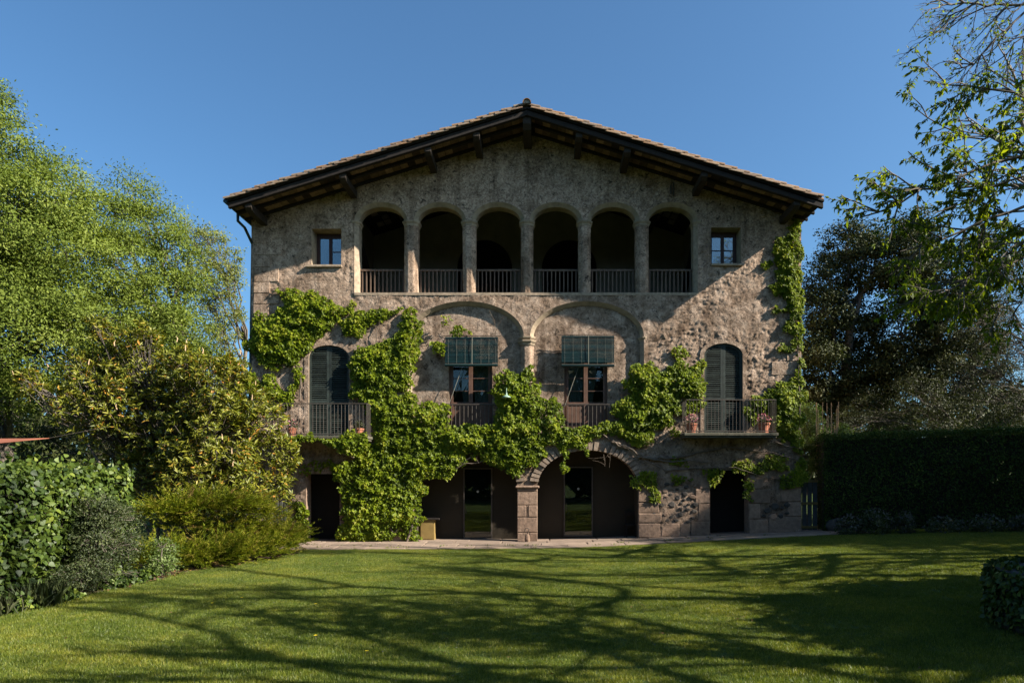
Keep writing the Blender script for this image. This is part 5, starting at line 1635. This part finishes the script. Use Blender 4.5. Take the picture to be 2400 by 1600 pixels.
# ---- big leathery shrub
def big_shrub():
    root = empty('leathery_shrub', (-11.2, -3.4, -.14)); tag(root, 'large leathery shrub with yellowing and orange leaves in front of the left trees', 'shrub')
    lo = np.array(root.location)
    blobs = pxb([(275, 830, 70), (330, 800, 50), (190, 880, 75), (110, 905, 38), (330, 890, 100), (430, 910, 95), (250, 960, 110), (530, 920, 85), (170, 960, 65), (390, 1010, 120), (520, 1020, 110), (590, 980, 75), (620, 1060, 65), (490, 1110, 110), (640, 1140, 42), (380, 1120, 105), (450, 870, 60), (560, 875, 40), (300, 1080, 80), (580, 1130, 70), (230, 770, 30)], -3.5, 1, (1, 1.0, 1), .7, 21)
    g = rng(22); Ps = []; Us = []; Ns = []; Ts = []; t = Tubes()
    stems = []
    for k in range(9):
        a = g.uniform(0, 2 * math.pi)
        stems.append(lo + np.array([math.cos(a) * .5, math.sin(a) * .4, 0]))
    for c, r, w in blobs:
        s = stems[g.integers(len(stems))]
        lb = curve(s, c, 8, .35, .06, g); t.add(lb - lo, np.linspace(.055, .018, 8), 6)
        k = int(230 * w) + 18
        d = unit(g.normal(0, 1, (k, 3)) + np.array([.1, -.25, .25]))
        cc = c + d * (.35 + .65 * g.random((k, 1)) ** .5) * np.asarray(r)
        for q in range(k):
            if g.random() < .55:
                t.add(curve(lb[g.integers(4, 8)], cc[q], 5, -.05, .06, g) - lo, np.linspace(.014, .005, 5), 3)
            m = g.integers(7, 12)
            ax = unit(d[q] * .6 + np.array([0, 0, .7]) + g.normal(0, .25, 3))
            an = g.uniform(0, 2 * math.pi) + np.arange(m) * 2.4
            e1 = unit(np.cross(ax, [.3, .8, .1])); e2 = np.cross(ax, e1)
            el = g.uniform(.15, .95, m)
            U = ax[None] * el[:, None] + (np.cos(an)[:, None] * e1 + np.sin(an)[:, None] * e2) * np.sqrt(1 - el ** 2)[:, None]
            U[:, 2] -= .18
            P = cc[q] + ax * (g.uniform(-.16, .03, m))[:, None]
            N = ax[None] - U * .5 + g.normal(0, .25, (m, 3))
            Ps.append(P); Us.append(U); Ns.append(N)
            base_t = g.uniform(.25, .62)
            tt = np.clip(base_t + g.normal(0, .13, m), 0, .88)
            tt[g.random(m) < .05] = g.uniform(.93, 1)
            Ts.append(tt)
    P = np.concatenate(Ps); n = len(P)
    L = g.uniform(.12, .225, n)
    print('shrub leaves', n)
    leaves('leaves', P, np.concatenate(Us), np.concatenate(Ns), L, L * .30, 'lance', M['leaf_shrub'], root, np.concatenate(Ts), 300)
    t.build('stems', M['bark'], root)
    # rusty seed heads
    k = 34; mb = MB()
    for q in range(k):
        c, r, w = blobs[g.integers(len(blobs))]
        d = unit(g.normal(0, 1, 3) + np.array([.1, -.4, .8])); p = c + d * np.asarray(r) * 1.05 - lo
        mb.tube([p, p + np.array([g.normal(0, .02), 0, .10]), p + np.array([g.normal(0, .03), 0, .17])], [.015, .012, .005], 5)
    o = mb.build('seed_heads', M['straw'], root); o['kind'] = 'stuff'
big_shrub()

# ---- junipers
def juniper(name, label, blobs, seed, n_spray, brown=0.06):
    c0 = np.mean([b[0] for b in blobs], axis=0)
    root = empty(name, (c0[0] - .6, c0[1] + .6, gz(c0[0]))); tag(root, label, 'juniper', 'spreading junipers at the lawn edge')
    g = rng(seed); lo = np.array(root.location); t = Tubes()
    Ps = []; Us = []; Ns = []; Ls = []; Ts = []
    for c, r, w in blobs:
        c = np.asarray(c); r = np.asarray(r)
        t.add(curve(lo, c, 6, .1, .06, g) - lo, np.linspace(.06, .02, 6), 5)
        k = int(n_spray * w)
        d = unit(g.normal(0, 1, (k, 3)) + np.array([.15, -.25, .35]))
        b = c + d * r * (.5 + .5 * g.random((k, 1)) ** .5)
        br = g.random() < .0
        for q in range(k):
            ax = unit(d[q] * np.array([1, 1, .3]) + np.array([.2, -.15, .16]) + g.normal(0, .16, 3))
            side = unit(np.cross(ax, [0, 0, 1])); upv = np.cross(side, ax)
            Lq = g.uniform(.28, .62); m = 42
            if g.random() < .14:
                ax = unit(ax + np.array([0, -.05, .45])); side = unit(np.cross(ax, [0, 0, 1])); upv = np.cross(side, ax); Lq = g.uniform(.5, .85)
            s = g.random(m)
            sgn = g.choice([-1, 1], m)
            pos = b[q] + ax * (s * Lq)[:, None] + side * (sgn * (1 - s) * g.uniform(0, .085, m))[:, None] + upv * g.normal(0, .012, m)[:, None]
            U = ax[None] * .9 + side * (sgn * g.uniform(.2, .9, m))[:, None] + upv * g.normal(.15, .3, m)[:, None]
            Ps.append(pos); Us.append(U); Ns.append(upv[None] + g.normal(0, .5, (m, 3)))
            Ls.append(g.uniform(.05, .095, m))
            tb = np.clip(g.normal(.46, .18) + g.normal(0, .12, m) + s * .45, 0, .93)
            if g.random() < brown: tb[:] = g.uniform(.95, 1)
            Ts.append(tb)
    P = np.concatenate(Ps); L = np.concatenate(Ls)
    leaves('sprays', P, np.concatenate(Us), np.concatenate(Ns), L, L * .30, 'blade', M['leaf_juniper'], root, np.concatenate(Ts))
    t.build('branches', M['bark'], root)
def jb(px, py, Y, rx, ry, rz, w): return (at(px, py, Y), (rx, ry, rz), w)
juniper('juniper', 'upper yellow-green juniper with tiered branches left of the paving', [jb(385, 1200, -6.5, .55, .5, .12, .7), jb(440, 1190, -6.0, .7, .6, .14, .9), jb(500, 1178, -5.4, .75, .7, .14, 1.0), jb(560, 1185, -4.8, .7, .7, .2, 1.0), jb(600, 1212, -4.3, .6, .6, .3, .9), jb(430, 1232, -6.2, .45, .4, .12, .4), jb(545, 1235, -4.8, .7, .6, .22, .8), jb(590, 1258, -4.3, .6, .6, .22, .8), jb(640, 1262, -3.7, .6, .6, .3, .8), jb(480, 1255, -5.3, .45, .4, .12, .3)], 501, 190, .10)
juniper('juniper', 'low creeping juniper along the lawn edge below the tiered one', [jb(370, 1300, -7.6, .5, .45, .10, .8), jb(425, 1312, -7.2, .55, .5, .16, .8), jb(440, 1293, -6.8, .5, .5, .09, .8), jb(500, 1308, -6.6, .6, .5, .18, .9), jb(520, 1288, -6.2, .5, .5, .10, .7), jb(565, 1298, -5.9, .6, .5, .2, .9), jb(600, 1277, -5.3, .5, .6, .12, .8), jb(635, 1283, -4.9, .5, .5, .2, .8), jb(660, 1262, -4.3, .45, .5, .16, .7), jb(683, 1262, -3.6, .38, .5, .25, .6), jb(345, 1322, -8.0, .3, .3, .12, .4)], 502, 165, .03)

# ---- small-leaved shrub in front of the ivy wall and low plants in the bed
blob_tree('olive_shrub', 'small-leaved dark shrub growing against the left ivy wall', 'shrub', (-8.95, -10.6, -.14), (-8.95, -10.6, 1.0), .018,
          [((-8.95, -10.7, .35), (.45, .55, .45), 1), ((-8.95, -10.5, .95), (.42, .5, .45), 1), ((-9.0, -10.4, 1.5), (.35, .4, .4), .8), ((-8.95, -9.7, .7), (.4, .5, .5), 1), ((-9.0, -9.6, 1.3), (.3, .35, .3), .6), ((-8.9, -11.2, .2), (.4, .4, .3), .7)],
          95, 34, .14, .05, .45, 'lance', M['leaf_olive'], 311, None, .6, .3)
blob_tree('bay_seedling', 'young glossy shrub at the near end of the small juniper', 'shrub', (-8.7, -8.6, -.14), (-8.7, -8.6, .5), .03,
          [((-8.75, -8.5, .15), (.35, .4, .25), 1), ((-8.9, -8.2, .45), (.3, .3, .3), .8)], 60, 24, .13, .05, .5, 'lance', M['leaf_bright'], 312, None, .6, .3)
def tuft(name, label, x, y, n, h, spread, mat, seed, cat='plant', group=None):
    g = rng(seed); root = empty(name, (x, y, gz(x) + .01)); tag(root, label, cat, group)
    b = np.column_stack([g.normal(x, spread, n), g.normal(y, spread, n), np.full(n, gz(x))])
    U = np.column_stack([g.normal(0, .4, n), g.normal(0, .4, n), np.ones(n)])
    L = g.uniform(.5, 1, n) * h
    leaves('blades', b, U, g.normal(0, 1, (n, 3)), L, .016, 'lance', mat, root, g.random(n))
tuft('rosemary_tuft', 'spiky grey-green tuft at the bed edge, lower left', -8.95, -12.1, 420, .5, .16, M['leaf_olive'], 41, 'plant', 'low tufts in the bed')
tuft('lavender_tuft', 'dull mauve-brown tuft at the far left of the bed', -9.15, -13.0, 300, .42, .17, M['leaf_grey'], 42, 'plant', 'low tufts in the bed')
blob_tree('ground_ivy', 'low ivy spilling out at the foot of the left ivy wall', 'ground cover', (-8.9, -11.5, -.14), (-8.9, -11.5, 0), .02,
          [((-9.0, -12.6, -.05), (.3, .4, .16), .6), ((-8.85, -11.6, -.06), (.25, .4, .14), .6), ((-8.8, -9.3, -.05), (.25, .4, .18), .8), ((-8.85, -10.2, -.06), (.2, .4, .12), .6)], 50, 14, .12, .08, .85, 'ivy', M['leaf_ivy'], 313, None, .2, .3)
# dry leaves along the bed edge
g = rng(44); n = 520
e = np.array(BED[1:10]); k = g.integers(0, len(e) - 1, n); u = g.random(n)[:, None]
p = e[k] * (1 - u) + e[k + 1] * u + g.normal(0, .14, (n, 2)) + np.array([-.12, 0])
o = leaves('leaf_litter', np.column_stack([p, np.full(n, -.118)]), g.normal(0, 1, (n, 3)) * np.array([1, 1, .2]), np.column_stack([g.normal(0, .4, n), g.normal(0, .4, n), np.ones(n)]), g.uniform(.04, .1, n), .05, 'lance', M['leaf_litter'], None, g.random(n))
tag(o, 'brown fallen leaves scattered along the bed edge', 'leaf litter', kind='stuff')

# ---- white-flowering mounds under the right hedge
for i, (px, w, h, lab) in enumerate(((1990, .75, .62, 'mound of white flowers under the hedge, first from the gate'), (2050, .95, .80, 'largest mound of white flowers under the hedge, second from the gate'),
                                     (2122, .5, .68, 'narrow mound of white flowers under the hedge, third from the gate'), (2215, 1.0, .50, 'low broad mound of white flowers under the middle of the hedge'),
                                     (2310, .9, .52, 'low mound of white flowers under the hedge near its right end'), (2395, .6, .5, 'mound of white flowers under the hedge at the right picture edge'))):
    Y = -1.5 - .35 * i * .8
    x = WX(px, Y)
    root = empty('white_flower_mound', (x, Y, gz(x))); tag(root, lab, 'flowers', 'white flower mounds under the hedge')
    P, U, N, T, _ = blob_foliage([((x, Y, gz(x) + h * .35), (w * .55, w * .5, h * .6), 1)], 70, 18, .12, 600 + i, .5)
    leaves('foliage', P, U, N, .07, .035, 'lance', M['leaf_olive'], root, T)
    g = rng(700 + i); m = 150
    d = unit(g.normal(0, 1, (m, 3)) + np.array([0, -.4, .3])); P = np.array([x, Y, gz(x) + h * .4]) + d * np.array([w * .62, w * .55, h * .66])
    leaves('blossoms', P, g.normal(0, 1, (m, 3)), d + g.normal(0, .3, (m, 3)), .075, .07, 'ivy', M['petal_white'], root, g.random(m))

# ---- ivy-clad round stone well, lower right
wl_ = empty('ivy_well', (7.5, -15.2, gz(7.5))); tag(wl_, 'round ivy-clad stone well with a dark flat top at the lower right edge', 'well')
MB().lathe([(1.22, -.1), (1.22, .68), (1.20, .70), (.0, .70)], (0, 0, 0), 40).build('drum', M['dark_stone'], wl_)
MB().lathe([(1.22, .702), (1.25, .72), (1.23, .745), (.9, .75), (.0, .751)], (0, 0, 0), 40).build('lid', M['well_top'], wl_)
g = rng(61); n = 5200
a = g.uniform(0, 2 * math.pi, n); h = g.random(n) ** .9
rr = 1.27 + .10 * (fbm(a * 3, h * 3, 5, 3)) + g.uniform(0, .06, n)
h2 = np.clip(h * 1.12, 0, 1.12)
rr = np.where(h2 > 1, rr - (h2 - 1) * 2.6, rr)
P = np.column_stack([7.5 + rr * np.cos(a), -15.2 + rr * np.sin(a), gz(7.5) + .02 + np.minimum(h2, 1) * .72 + np.where(h2 > 1, .06, 0)])
nn = np.column_stack([np.cos(a), np.sin(a), np.full(n, .2)])
leaves('leaves', P, g.normal(0, .6, (n, 3)) + np.array([0, 0, -.7]), nn + g.normal(0, .4, (n, 3)), g.uniform(.05, .10, n), .075, 'ivy', M['leaf_ivy'], wl_, np.clip(g.normal(.4, .2, n), 0, 1), 150)

# ---- near hackberry on the right, branches reaching into the picture
def grow(g, t, tips, P0, d0, L, r, lev, maxlev, kids, droop, lo, ang=.75, wander=.16, ratio=.62):
    n = 7
    P = [np.asarray(P0, float)]; d = unit(np.asarray(d0, float))
    for k in range(n - 1):
        d = unit(d + g.normal(0, wander, 3) + np.array([0, 0, droop]))
        P.append(P[-1] + d * L / (n - 1))
    P = np.array(P)
    t.add(P - lo, np.linspace(r, r * .45, n), 6 if lev == 0 else (5 if lev == 1 else 3))
    if lev >= maxlev:
        tips.append((P, d)); return
    for k in range(kids[lev]):
        s = g.uniform(.25, 1.0); i = min(n - 2, int(s * (n - 1)))
        p = P[i] + (P[i + 1] - P[i]) * (s * (n - 1) - i if i < n - 1 else 0)
        dd = unit(P[i + 1] - P[i]); ax = unit(np.cross(dd, g.normal(0, 1, 3)))
        nd = unit(dd * math.cos(ang) + ax * math.sin(ang) * g.uniform(.6, 1.2))
        grow(g, t, tips, p, nd, L * ratio * g.uniform(.6, 1.15) * (1 - .3 * s), r * .5, lev + 1, maxlev, kids, droop, lo, ang, wander, ratio)

def limb_path(g, t, tips, pts, r, kids, sub, maxlev, lo, droop=-.03, ang=.7, sublen=.9):
    P = np.asarray(pts, float)
    seg = np.linalg.norm(np.diff(P, axis=0), axis=1); s = np.concatenate([[0], np.cumsum(seg)])
    u = np.linspace(0, s[-1], max(8, int(s[-1] / .25)))
    Q = np.column_stack([np.interp(u, s, P[:, k]) for k in range(3)])
    Q[1:-1] += g.normal(0, .025, (len(Q) - 2, 3))
    t.add(Q - lo, np.linspace(r, r * .2, len(Q)), 6)
    for k in range(sub + 5):
        a = g.uniform(.15, 1) if k < sub else g.uniform(.8, 1); i = min(len(Q) - 2, int(a * (len(Q) - 1)))
        dd = unit(Q[i + 1] - Q[i]); ax = unit(np.cross(dd, g.normal(0, 1, 3)))
        nd = unit(dd * math.cos(ang) + ax * math.sin(ang))
        grow(g, t, tips, Q[i], nd, sublen * g.uniform(.6, 1.3) * (1.1 - .5 * a), r * .28, 1, maxlev, kids, droop, lo, ang)

def hackberry():
    base = np.array([8.6, -18.0, gz(8.6)])
    root = empty('hackberry_tree', tuple(base)); tag(root, 'leafy tree whose drooping sunlit branches reach in from the right edge', 'tree')
    g = rng(801); t = Tubes(); tips = []; lo = base
    tk = np.array([base + [0, 0, -.1], base + [-.05, .1, 1.6], base + [.1, .3, 3.2], base + [.2, .7, 5.2], base + [.3, 1.0, 7.5], base + [.3, 1.1, 9.5]])
    t.add(tk - lo, [.30, .24, .2, .16, .11, .05], 10)
    Y1, Y2 = -15.8, -16.2
    def p(px, py, Y=Y1): return at(px, py, Y)
    limbs = [
        ([tk[3], p(2470, 300), p(2400, 220), p(2310, 205), p(2230, 200), p(2165, 190)], .055, 13),
        ([tk[3], p(2480, 400), p(2400, 355), p(2330, 385), p(2260, 412), p(2170, 445), p(2080, 485), p(2015, 510)], .07, 17),
        ([tk[2], p(2500, 450, Y2), p(2400, 480, Y2), p(2300, 520, Y2), p(2200, 560, Y2), p(2110, 590, Y2)], .07, 18),
        ([tk[2], p(2500, 520, Y2), p(2400, 570, Y2), p(2300, 650, Y2), p(2200, 690, Y2), p(2120, 690, Y2)], .06, 16),
        ([tk[2], p(2500, 640), p(2420, 690), p(2340, 720), p(2290, 750)], .045, 9),
        ([tk[3], p(2480, 330, -15.2), p(2400, 300, -15.2), p(2300, 330, -15.2), p(2220, 300, -15.2), p(2140, 250, -15.2)], .05, 14),
        ([tk[2], p(2450, 520, -15.0), p(2350, 560, -15.0), p(2260, 590, -15), p(2180, 620, -15)], .05, 12),
        ([tk[2], p(2500, 560, -15.5), p(2400, 610, -15.5), p(2310, 640, -15.5), p(2230, 660, -15.5), p(2150, 720, -15.5)], .05, 14),
        ([tk[2], p(2480, 480, -16.0), p(2380, 500, -16.0), p(2280, 480, -16.0), p(2190, 500, -16.0)], .05, 13),
        ([tk[3], p(2480, 380, -16.4), p(2390, 420, -16.4), p(2310, 440, -16.4), p(2220, 370, -16.4)], .05, 13),
        # limbs outside the picture
        ([tk[4], tk[4] + [1.5, .8, 1.4], tk[4] + [3.2, 1.2, 2.2]], .09, 12),
        ([tk[3], tk[3] + [.9, 1.8, 1.2], tk[3] + [1.6, 3.6, 1.8], tk[3] + [2.0, 5.0, 3.2]], .10, 12),
        ([tk[3], tk[3] + [.5, -1.8, .8], tk[3] + [.8, -3.6, 1.6]], .08, 10),
        ([tk[4], tk[4] + [.3, 1.6, 1.5], tk[4] + [.2, 3.0, 2.8]], .08, 12),
        ([tk[5], tk[5] + [.4, .6, 1.5], tk[5] + [.6, .8, 2.6]], .05, 10),
    ]
    for pts, r, sub in limbs:
        limb_path(g, t, tips, pts, r * .6, (0, 5, 3), int(sub * 1.5), 2, lo, -.05, .75, .8)
    Ps = []; Us = []; Ns = []
    for P, d in tips:
        m = g.integers(8, 20)
        s = g.random(m) * .95 + .05
        i = np.minimum((s * 6).astype(int), 5)
        q = P[i] + (P[i + 1] - P[i]) * (s * 6 - i)[:, None]
        Ps.append(q); Us.append(d[None] * .55 + g.normal(0, .5, (m, 3)) + np.array([0, 0, -.65])); Ns.append(g.normal(0, .5, (m, 3)) + np.array([.3, -.2, .7]))
    P = np.concatenate(Ps); n = len(P); print('hackberry leaves', n, 'tips', len(tips))
    U = np.concatenate(Us); N = np.concatenate(Ns); L = g.uniform(.045, .095, n)
    inview = (P[:, 0] - WX(2390, P[:, 1])) + (P[:, 1] + D) * .02
    leaves('leaves', P, U, N, L, L * .40, 'lance', M['leaf_hackberry'], root, np.clip(g.normal(.55, .22, n), 0, 1), 300, inview)
    t.build('branches', M['bark'], root)
hackberry()

# globe lamps hanging in the hackberry
for i, (px, py, lab) in enumerate(((2358, 605, 'lower frosted globe lamp hanging in the tree at the right edge'), (2349, 572, 'upper frosted globe lamp hanging in the tree at the right edge'))):
    p = at(px, py, -15.6); gl = empty('globe_lamp', tuple(p)); tag(gl, lab, 'lamp', 'globe lamps in the tree')
    MB().lathe([(.001, -.05), (.03, -.045), (.048, -.02), (.05, 0), (.045, .025), (.025, .045), (.018, .05)], (0, 0, 0), 14).build('globe', M['bulb'], gl, smooth=True)
    MB().lathe([(.02, .048), (.024, .05), (.024, .085), (.001, .09)], (0, 0, 0), 10).build('socket', M['iron'], gl)
    MB().tube([(0, 0, .088), (.02, 0, .22), (.1, .05, .5)], .004, 4).build('cable', M['iron'], gl)

# ---- tall bare trees on the right (twigs top right; they shade the lawn)
def bare_tree(name, label, base, height, limbs, seed, kids=(5, 5, 3), maxlev=3, r0=.26, leafy=0, nl=7, llen=4.2, droop=-.0):
    base = np.array([base[0], base[1], gz(base[0])])
    root = empty(name, tuple(base)); tag(root, label, 'tree')
    g = rng(seed); t = Tubes(); tips = []; lo = base
    tk = curve(base + [0, 0, -.1], base + np.array([g.normal(0, .4), g.normal(0, .4), height * .8]), 8, 0, .04, g)
    t.add(tk - lo, np.linspace(r0, r0 * .4, 8), 10)
    for pts, r, sub in limbs:
        limb_path(g, t, tips, pts, r, (0, 5, 4), sub, 3, lo, -.02, .55, 1.5)
    for k in range(nl):
        i = g.integers(3, 8); a = g.uniform(0, 2 * math.pi)
        d = np.array([math.cos(a), math.sin(a), g.uniform(.35, 1.0)])
        grow(g, t, tips, tk[min(i, 7)], d, llen * g.uniform(.7, 1.2), r0 * .42, 0, maxlev, kids, droop + .02, lo, .6, .14, .60)
    if leafy:
        P = np.concatenate([p for p, d in tips]); P = P[g.random(len(P)) < leafy]; n = len(P)
        leaves('leaves', P + g.normal(0, .05, P.shape), g.normal(0, 1, (n, 3)) + np.array([0, 0, -.4]), g.normal(0, 1, (n, 3)), g.uniform(.06, .11, n), .045, 'lance', M['leaf_hackberry'], root, g.random(n))
    t.build('branches', M['bark'], root)
    print(name, len(tips), t.n)
    return root
YB = -8.6
tb = np.array([13.6, -8.2, 8.5])
bare_tree('bare_tree', 'tall bare-twigged tree drooping in at the top right corner', (13.6, -8.2), 11, [
    ([tb, at(2480, -60, YB), at(2400, 8, YB), at(2310, 12, YB), at(2230, 5, YB), at(2180, 6, YB)], .07, 15),
    ([tb, at(2460, -20, YB), at(2390, 40, YB), at(2350, 75, YB), at(2310, 120, YB), at(2280, 150, YB), at(2230, 165, YB)], .06, 15),
    ([tb, at(2500, 20, YB), at(2420, 60, YB), at(2370, 110, YB), at(2350, 150, YB)], .05, 9),
    ([tb, at(2450, -80, YB), at(2330, -30, YB), at(2250, 40, YB), at(2180, 85, YB)], .05, 12)], 811, nl=6, leafy=.12)
bare_tree('branching_tree', 'leafing tree outside the picture, right of the hedge end', (18.5, -10.5), 10, [], 813, nl=9, llen=4.8, leafy=.35)
bare_tree('branching_tree', 'leafing tree outside the picture, nearest the viewer on the right', (15.5, -18.8), 10, [], 814, nl=9, llen=4.6, leafy=.35)
bare_tree('branching_tree', 'tall leafing tree outside the picture, far right beyond the others', (20.5, -14.5), 13, [], 815, nl=9, llen=5.2, leafy=.35)
bare_tree('branching_tree', 'very tall leafing tree beside the viewer, outside the picture', (13.0, -20.5), 15, [], 816, nl=10, llen=5.0, leafy=.3)
bare_tree('branching_tree', 'very tall leafing tree behind the clipped dome, outside the picture', (16.5, -15.8), 17, [], 817, nl=10, llen=5.4, leafy=.3)
# dense evergreens outside the picture that keep the hedge and right lawn in shade
blob_tree('shade_evergreen', 'dense evergreen outside the picture beyond the right hedge', 'tree', (24, -6.5, .4), (24, -6.5, 10), .4,
          [((24, -6.5, 4.5), (3.6, 4.6, 4), 1), ((23.5, -5, 9), (3.2, 4, 3.4), 1), ((25, -9, 7), (3, 3, 4), 1), ((23, -3, 6), (3, 3.4, 4.5), 1), ((23.5, -4.5, 11.6), (2.6, 3.2, 2.6), .8), ((24.5, -7.0, 11.0), (2.4, 2.4, 2.4), .6)], 130, 45, .8, .26, .6, 'lance', M['leaf_oak'], 821, None, .1, .3)
blob_tree('shade_dome', 'clipped evergreen dome outside the picture beyond the well', 'shrub', (10.9, -15.4, .2), (10.9, -15.4, 2.5), .2,
          [((11.0, -15.8, 1.7), (2.3, 4.0, 3.0), 1), ((11.0, -15.8, 1.5), (1.6, 3.0, 2.2), 1)], 300, 55, .45, .28, .6, 'lance', M['leaf_hedge'], 822, None, .1, .85)
# woodland behind the camera (seen in the window reflections)
g = rng(830)
bl_ = [((x, -44 + g.uniform(-4, 4), g.uniform(5, 11)), (6, 4, g.uniform(6, 8)), 1) for x in np.linspace(-55, 45, 20)]
P, U, N, T, _ = blob_foliage(bl_, 70, 20, 1.4, 831, .3)
o = leaves('woodland', P, U, N, 1.5, .9, 'lance', M['leaf_oak'], None, T); tag(o, 'belt of dark woodland closing the garden behind the viewer', 'woodland', kind='stuff')
# far wood closing the horizon behind the house
bl_ = [((x, 52 + g.uniform(-5, 5), g.uniform(3, 8)), (6, 5, g.uniform(5, 7)), 1) for x in np.concatenate([np.linspace(-75, -14, 13), np.linspace(20, 75, 11)])]
P, U, N, T, _ = blob_foliage(bl_, 60, 22, 1.3, 832, .3)
o = leaves('far_woodland', P, U, N, .95, .6, 'lance', M['leaf_oak'], None, T); tag(o, 'far dark woodland behind the garden trees', 'woodland', kind='stuff')

# ================================================================== grass
def grass():
    g = rng(901); n = 460; S = .30
    # one sod of short blades, used for every point of the lawn
    b = np.column_stack([g.uniform(-S / 2, S / 2, n), g.uniform(-S / 2, S / 2, n), np.full(n, -.006)])
    U = np.column_stack([g.normal(0, .42, n), g.normal(0, .42, n), np.ones(n)])
    L = g.uniform(.022, .05, n)
    v, f, k = leaf_arrays(b, U, g.normal(0, 1, (n, 3)), L, .0055, 'blade')
    me = raw_mesh('sod', v, f, M['leaf_grass'], False, np.repeat(np.clip(g.normal(.45, .25, n), 0, 1), k))
    sod = bpy.data.objects.new('sod', me)
    step = .235
    X, Y = np.meshgrid(np.arange(-18, 16.5, step), np.arange(-20.5, 0.2, step))
    X = X.ravel() + g.uniform(-.07, .07, X.size); Y = Y.ravel() + g.uniform(-.07, .07, Y.size)
    dep = Y + D
    ok = (X > -.80 * dep - 1.5) & (X < .72 * dep + 1.5) & (dep > 4.2)
    ok &= ~in_poly(X, Y, BED)
    pf = -2.75 + .5 * np.clip((X + 8) / 9, 0, 1) + .75 * np.clip((X - 1) / 9, 0, 1)
    ok &= ~((Y > pf - .02 + .05 * np.sin(X * 5)) & (X > -9.7) & (X < 11.1))
    ok &= ~(((X - 7.5) ** 2 + (Y + 15.2) ** 2) < 1.3 ** 2)
    X, Y = X[ok], Y[ok]
    me2 = raw_mesh('lawn_grass', np.column_stack([X, Y, ground_z(np.clip(X, -30, 17))]), [], None)
    o = obj('lawn_grass', me2); tag(o, 'short green blades of the mown lawn', 'grass', kind='stuff')
    ng = bpy.data.node_groups.new('grass_sods', 'GeometryNodeTree')
    ng.interface.new_socket('Geometry', in_out='INPUT', socket_type='NodeSocketGeometry')
    ng.interface.new_socket('Geometry', in_out='OUTPUT', socket_type='NodeSocketGeometry')
    gi = ng.nodes.new('NodeGroupInput'); go = ng.nodes.new('NodeGroupOutput')
    ip = ng.nodes.new('GeometryNodeInstanceOnPoints'); oi = ng.nodes.new('GeometryNodeObjectInfo')
    oi.inputs['Object'].default_value = sod
    rv = ng.nodes.new('FunctionNodeRandomValue'); rv.data_type = 'FLOAT_VECTOR'
    rv.inputs[0].default_value = (0, 0, 0); rv.inputs[1].default_value = (0, 0, 6.283)
    sz = .72 + .75 * fbm(X * .7, Y * .7, 77, 4) + g.uniform(-.12, .12, len(X))
    at_ = me2.attributes.new('sward', 'FLOAT', 'POINT'); at_.data.foreach_set('value', sz.astype(np.float32))
    rs = ng.nodes.new('GeometryNodeInputNamedAttribute'); rs.data_type = 'FLOAT'; rs.inputs[0].default_value = 'sward'
    ng.links.new(gi.outputs[0], ip.inputs['Points']); ng.links.new(oi.outputs['Geometry'], ip.inputs['Instance'])
    ng.links.new(rv.outputs[0], ip.inputs['Rotation']); ng.links.new(rs.outputs[0], ip.inputs['Scale'])
    ng.links.new(ip.outputs[0], go.inputs[0])
    md = o.modifiers.new('sods', 'NODES'); md.node_group = ng
    print('sods', len(X))
grass()
# daisies and dandelions in the grass
g = rng(911); n = 300
Y = -g.uniform(5, 17.5, n); X = g.uniform(-.75, .6, n) * (Y + D)
k = ~in_poly(X, Y, BED) & (X < 5.5); X, Y = X[k], Y[k]; n = len(X)
o = leaves('daisies', np.column_stack([X, Y, ground_z(X) + .045]), g.normal(0, 1, (n, 3)) * np.array([1, 1, .1]), np.column_stack([g.normal(0, .3, n), g.normal(0, .3, n), np.ones(n)]), .022, .022, 'ivy', M['petal_white'], None, g.random(n))
tag(o, 'tiny white daisies sprinkled over the lawn', 'daisies', kind='stuff')
n = 110
Y = -g.uniform(2.5, 17.5, n); X = g.uniform(-.72, .66, n) * (Y + D)
k = ~in_poly(X, Y, BED) & (X < 8) ; X, Y = X[k], Y[k]; n = len(X)
o = leaves('fallen_leaves', np.column_stack([X, Y, ground_z(X) + .04]), g.normal(0, 1, (n, 3)) * np.array([1, 1, .2]), np.column_stack([g.normal(0, .5, n), g.normal(0, .5, n), np.ones(n)]), g.uniform(.03, .06, n), .03, 'lance', M['leaf_litter'], None, g.random(n))
tag(o, 'a few dry leaves lying on the lawn', 'leaf litter', kind='stuff')
for i, (px, py, lab) in enumerate(((497, 1417, 'yellow dandelion nearest the bed on the left lawn'), (567, 1404, 'yellow dandelion right of the first one on the left lawn'), (740, 1419, 'yellow dandelion in the middle distance left of centre'), (740, 1494, 'yellow dandelion in the shaded lawn left of centre'), (860, 1531, 'yellow dandelion nearest the camera'))):
    dep = (EYE + .13) * 1600 / (py - 1120); Y_ = dep - D; x = WX(px, Y_)
    d = empty('dandelion', (x, Y_, gz(x))); tag(d, lab, 'dandelion', 'dandelions in the lawn')
    MB().tube([(0, 0, 0), (0, 0, .055)], .003, 4).build('stalk', M['vine'], d)
    g2 = rng(920 + i); m = 14; a = np.arange(m) * 2 * math.pi / m
    leaves('petals', np.column_stack([np.full(m, x), np.full(m, Y_), np.full(m, gz(x) + .055)]), np.column_stack([np.cos(a), np.sin(a), np.full(m, .3)]), np.tile([0., 0., 1.], (m, 1)), .03, .012, 'lance', M['petal_yellow'], d, g2.random(m))
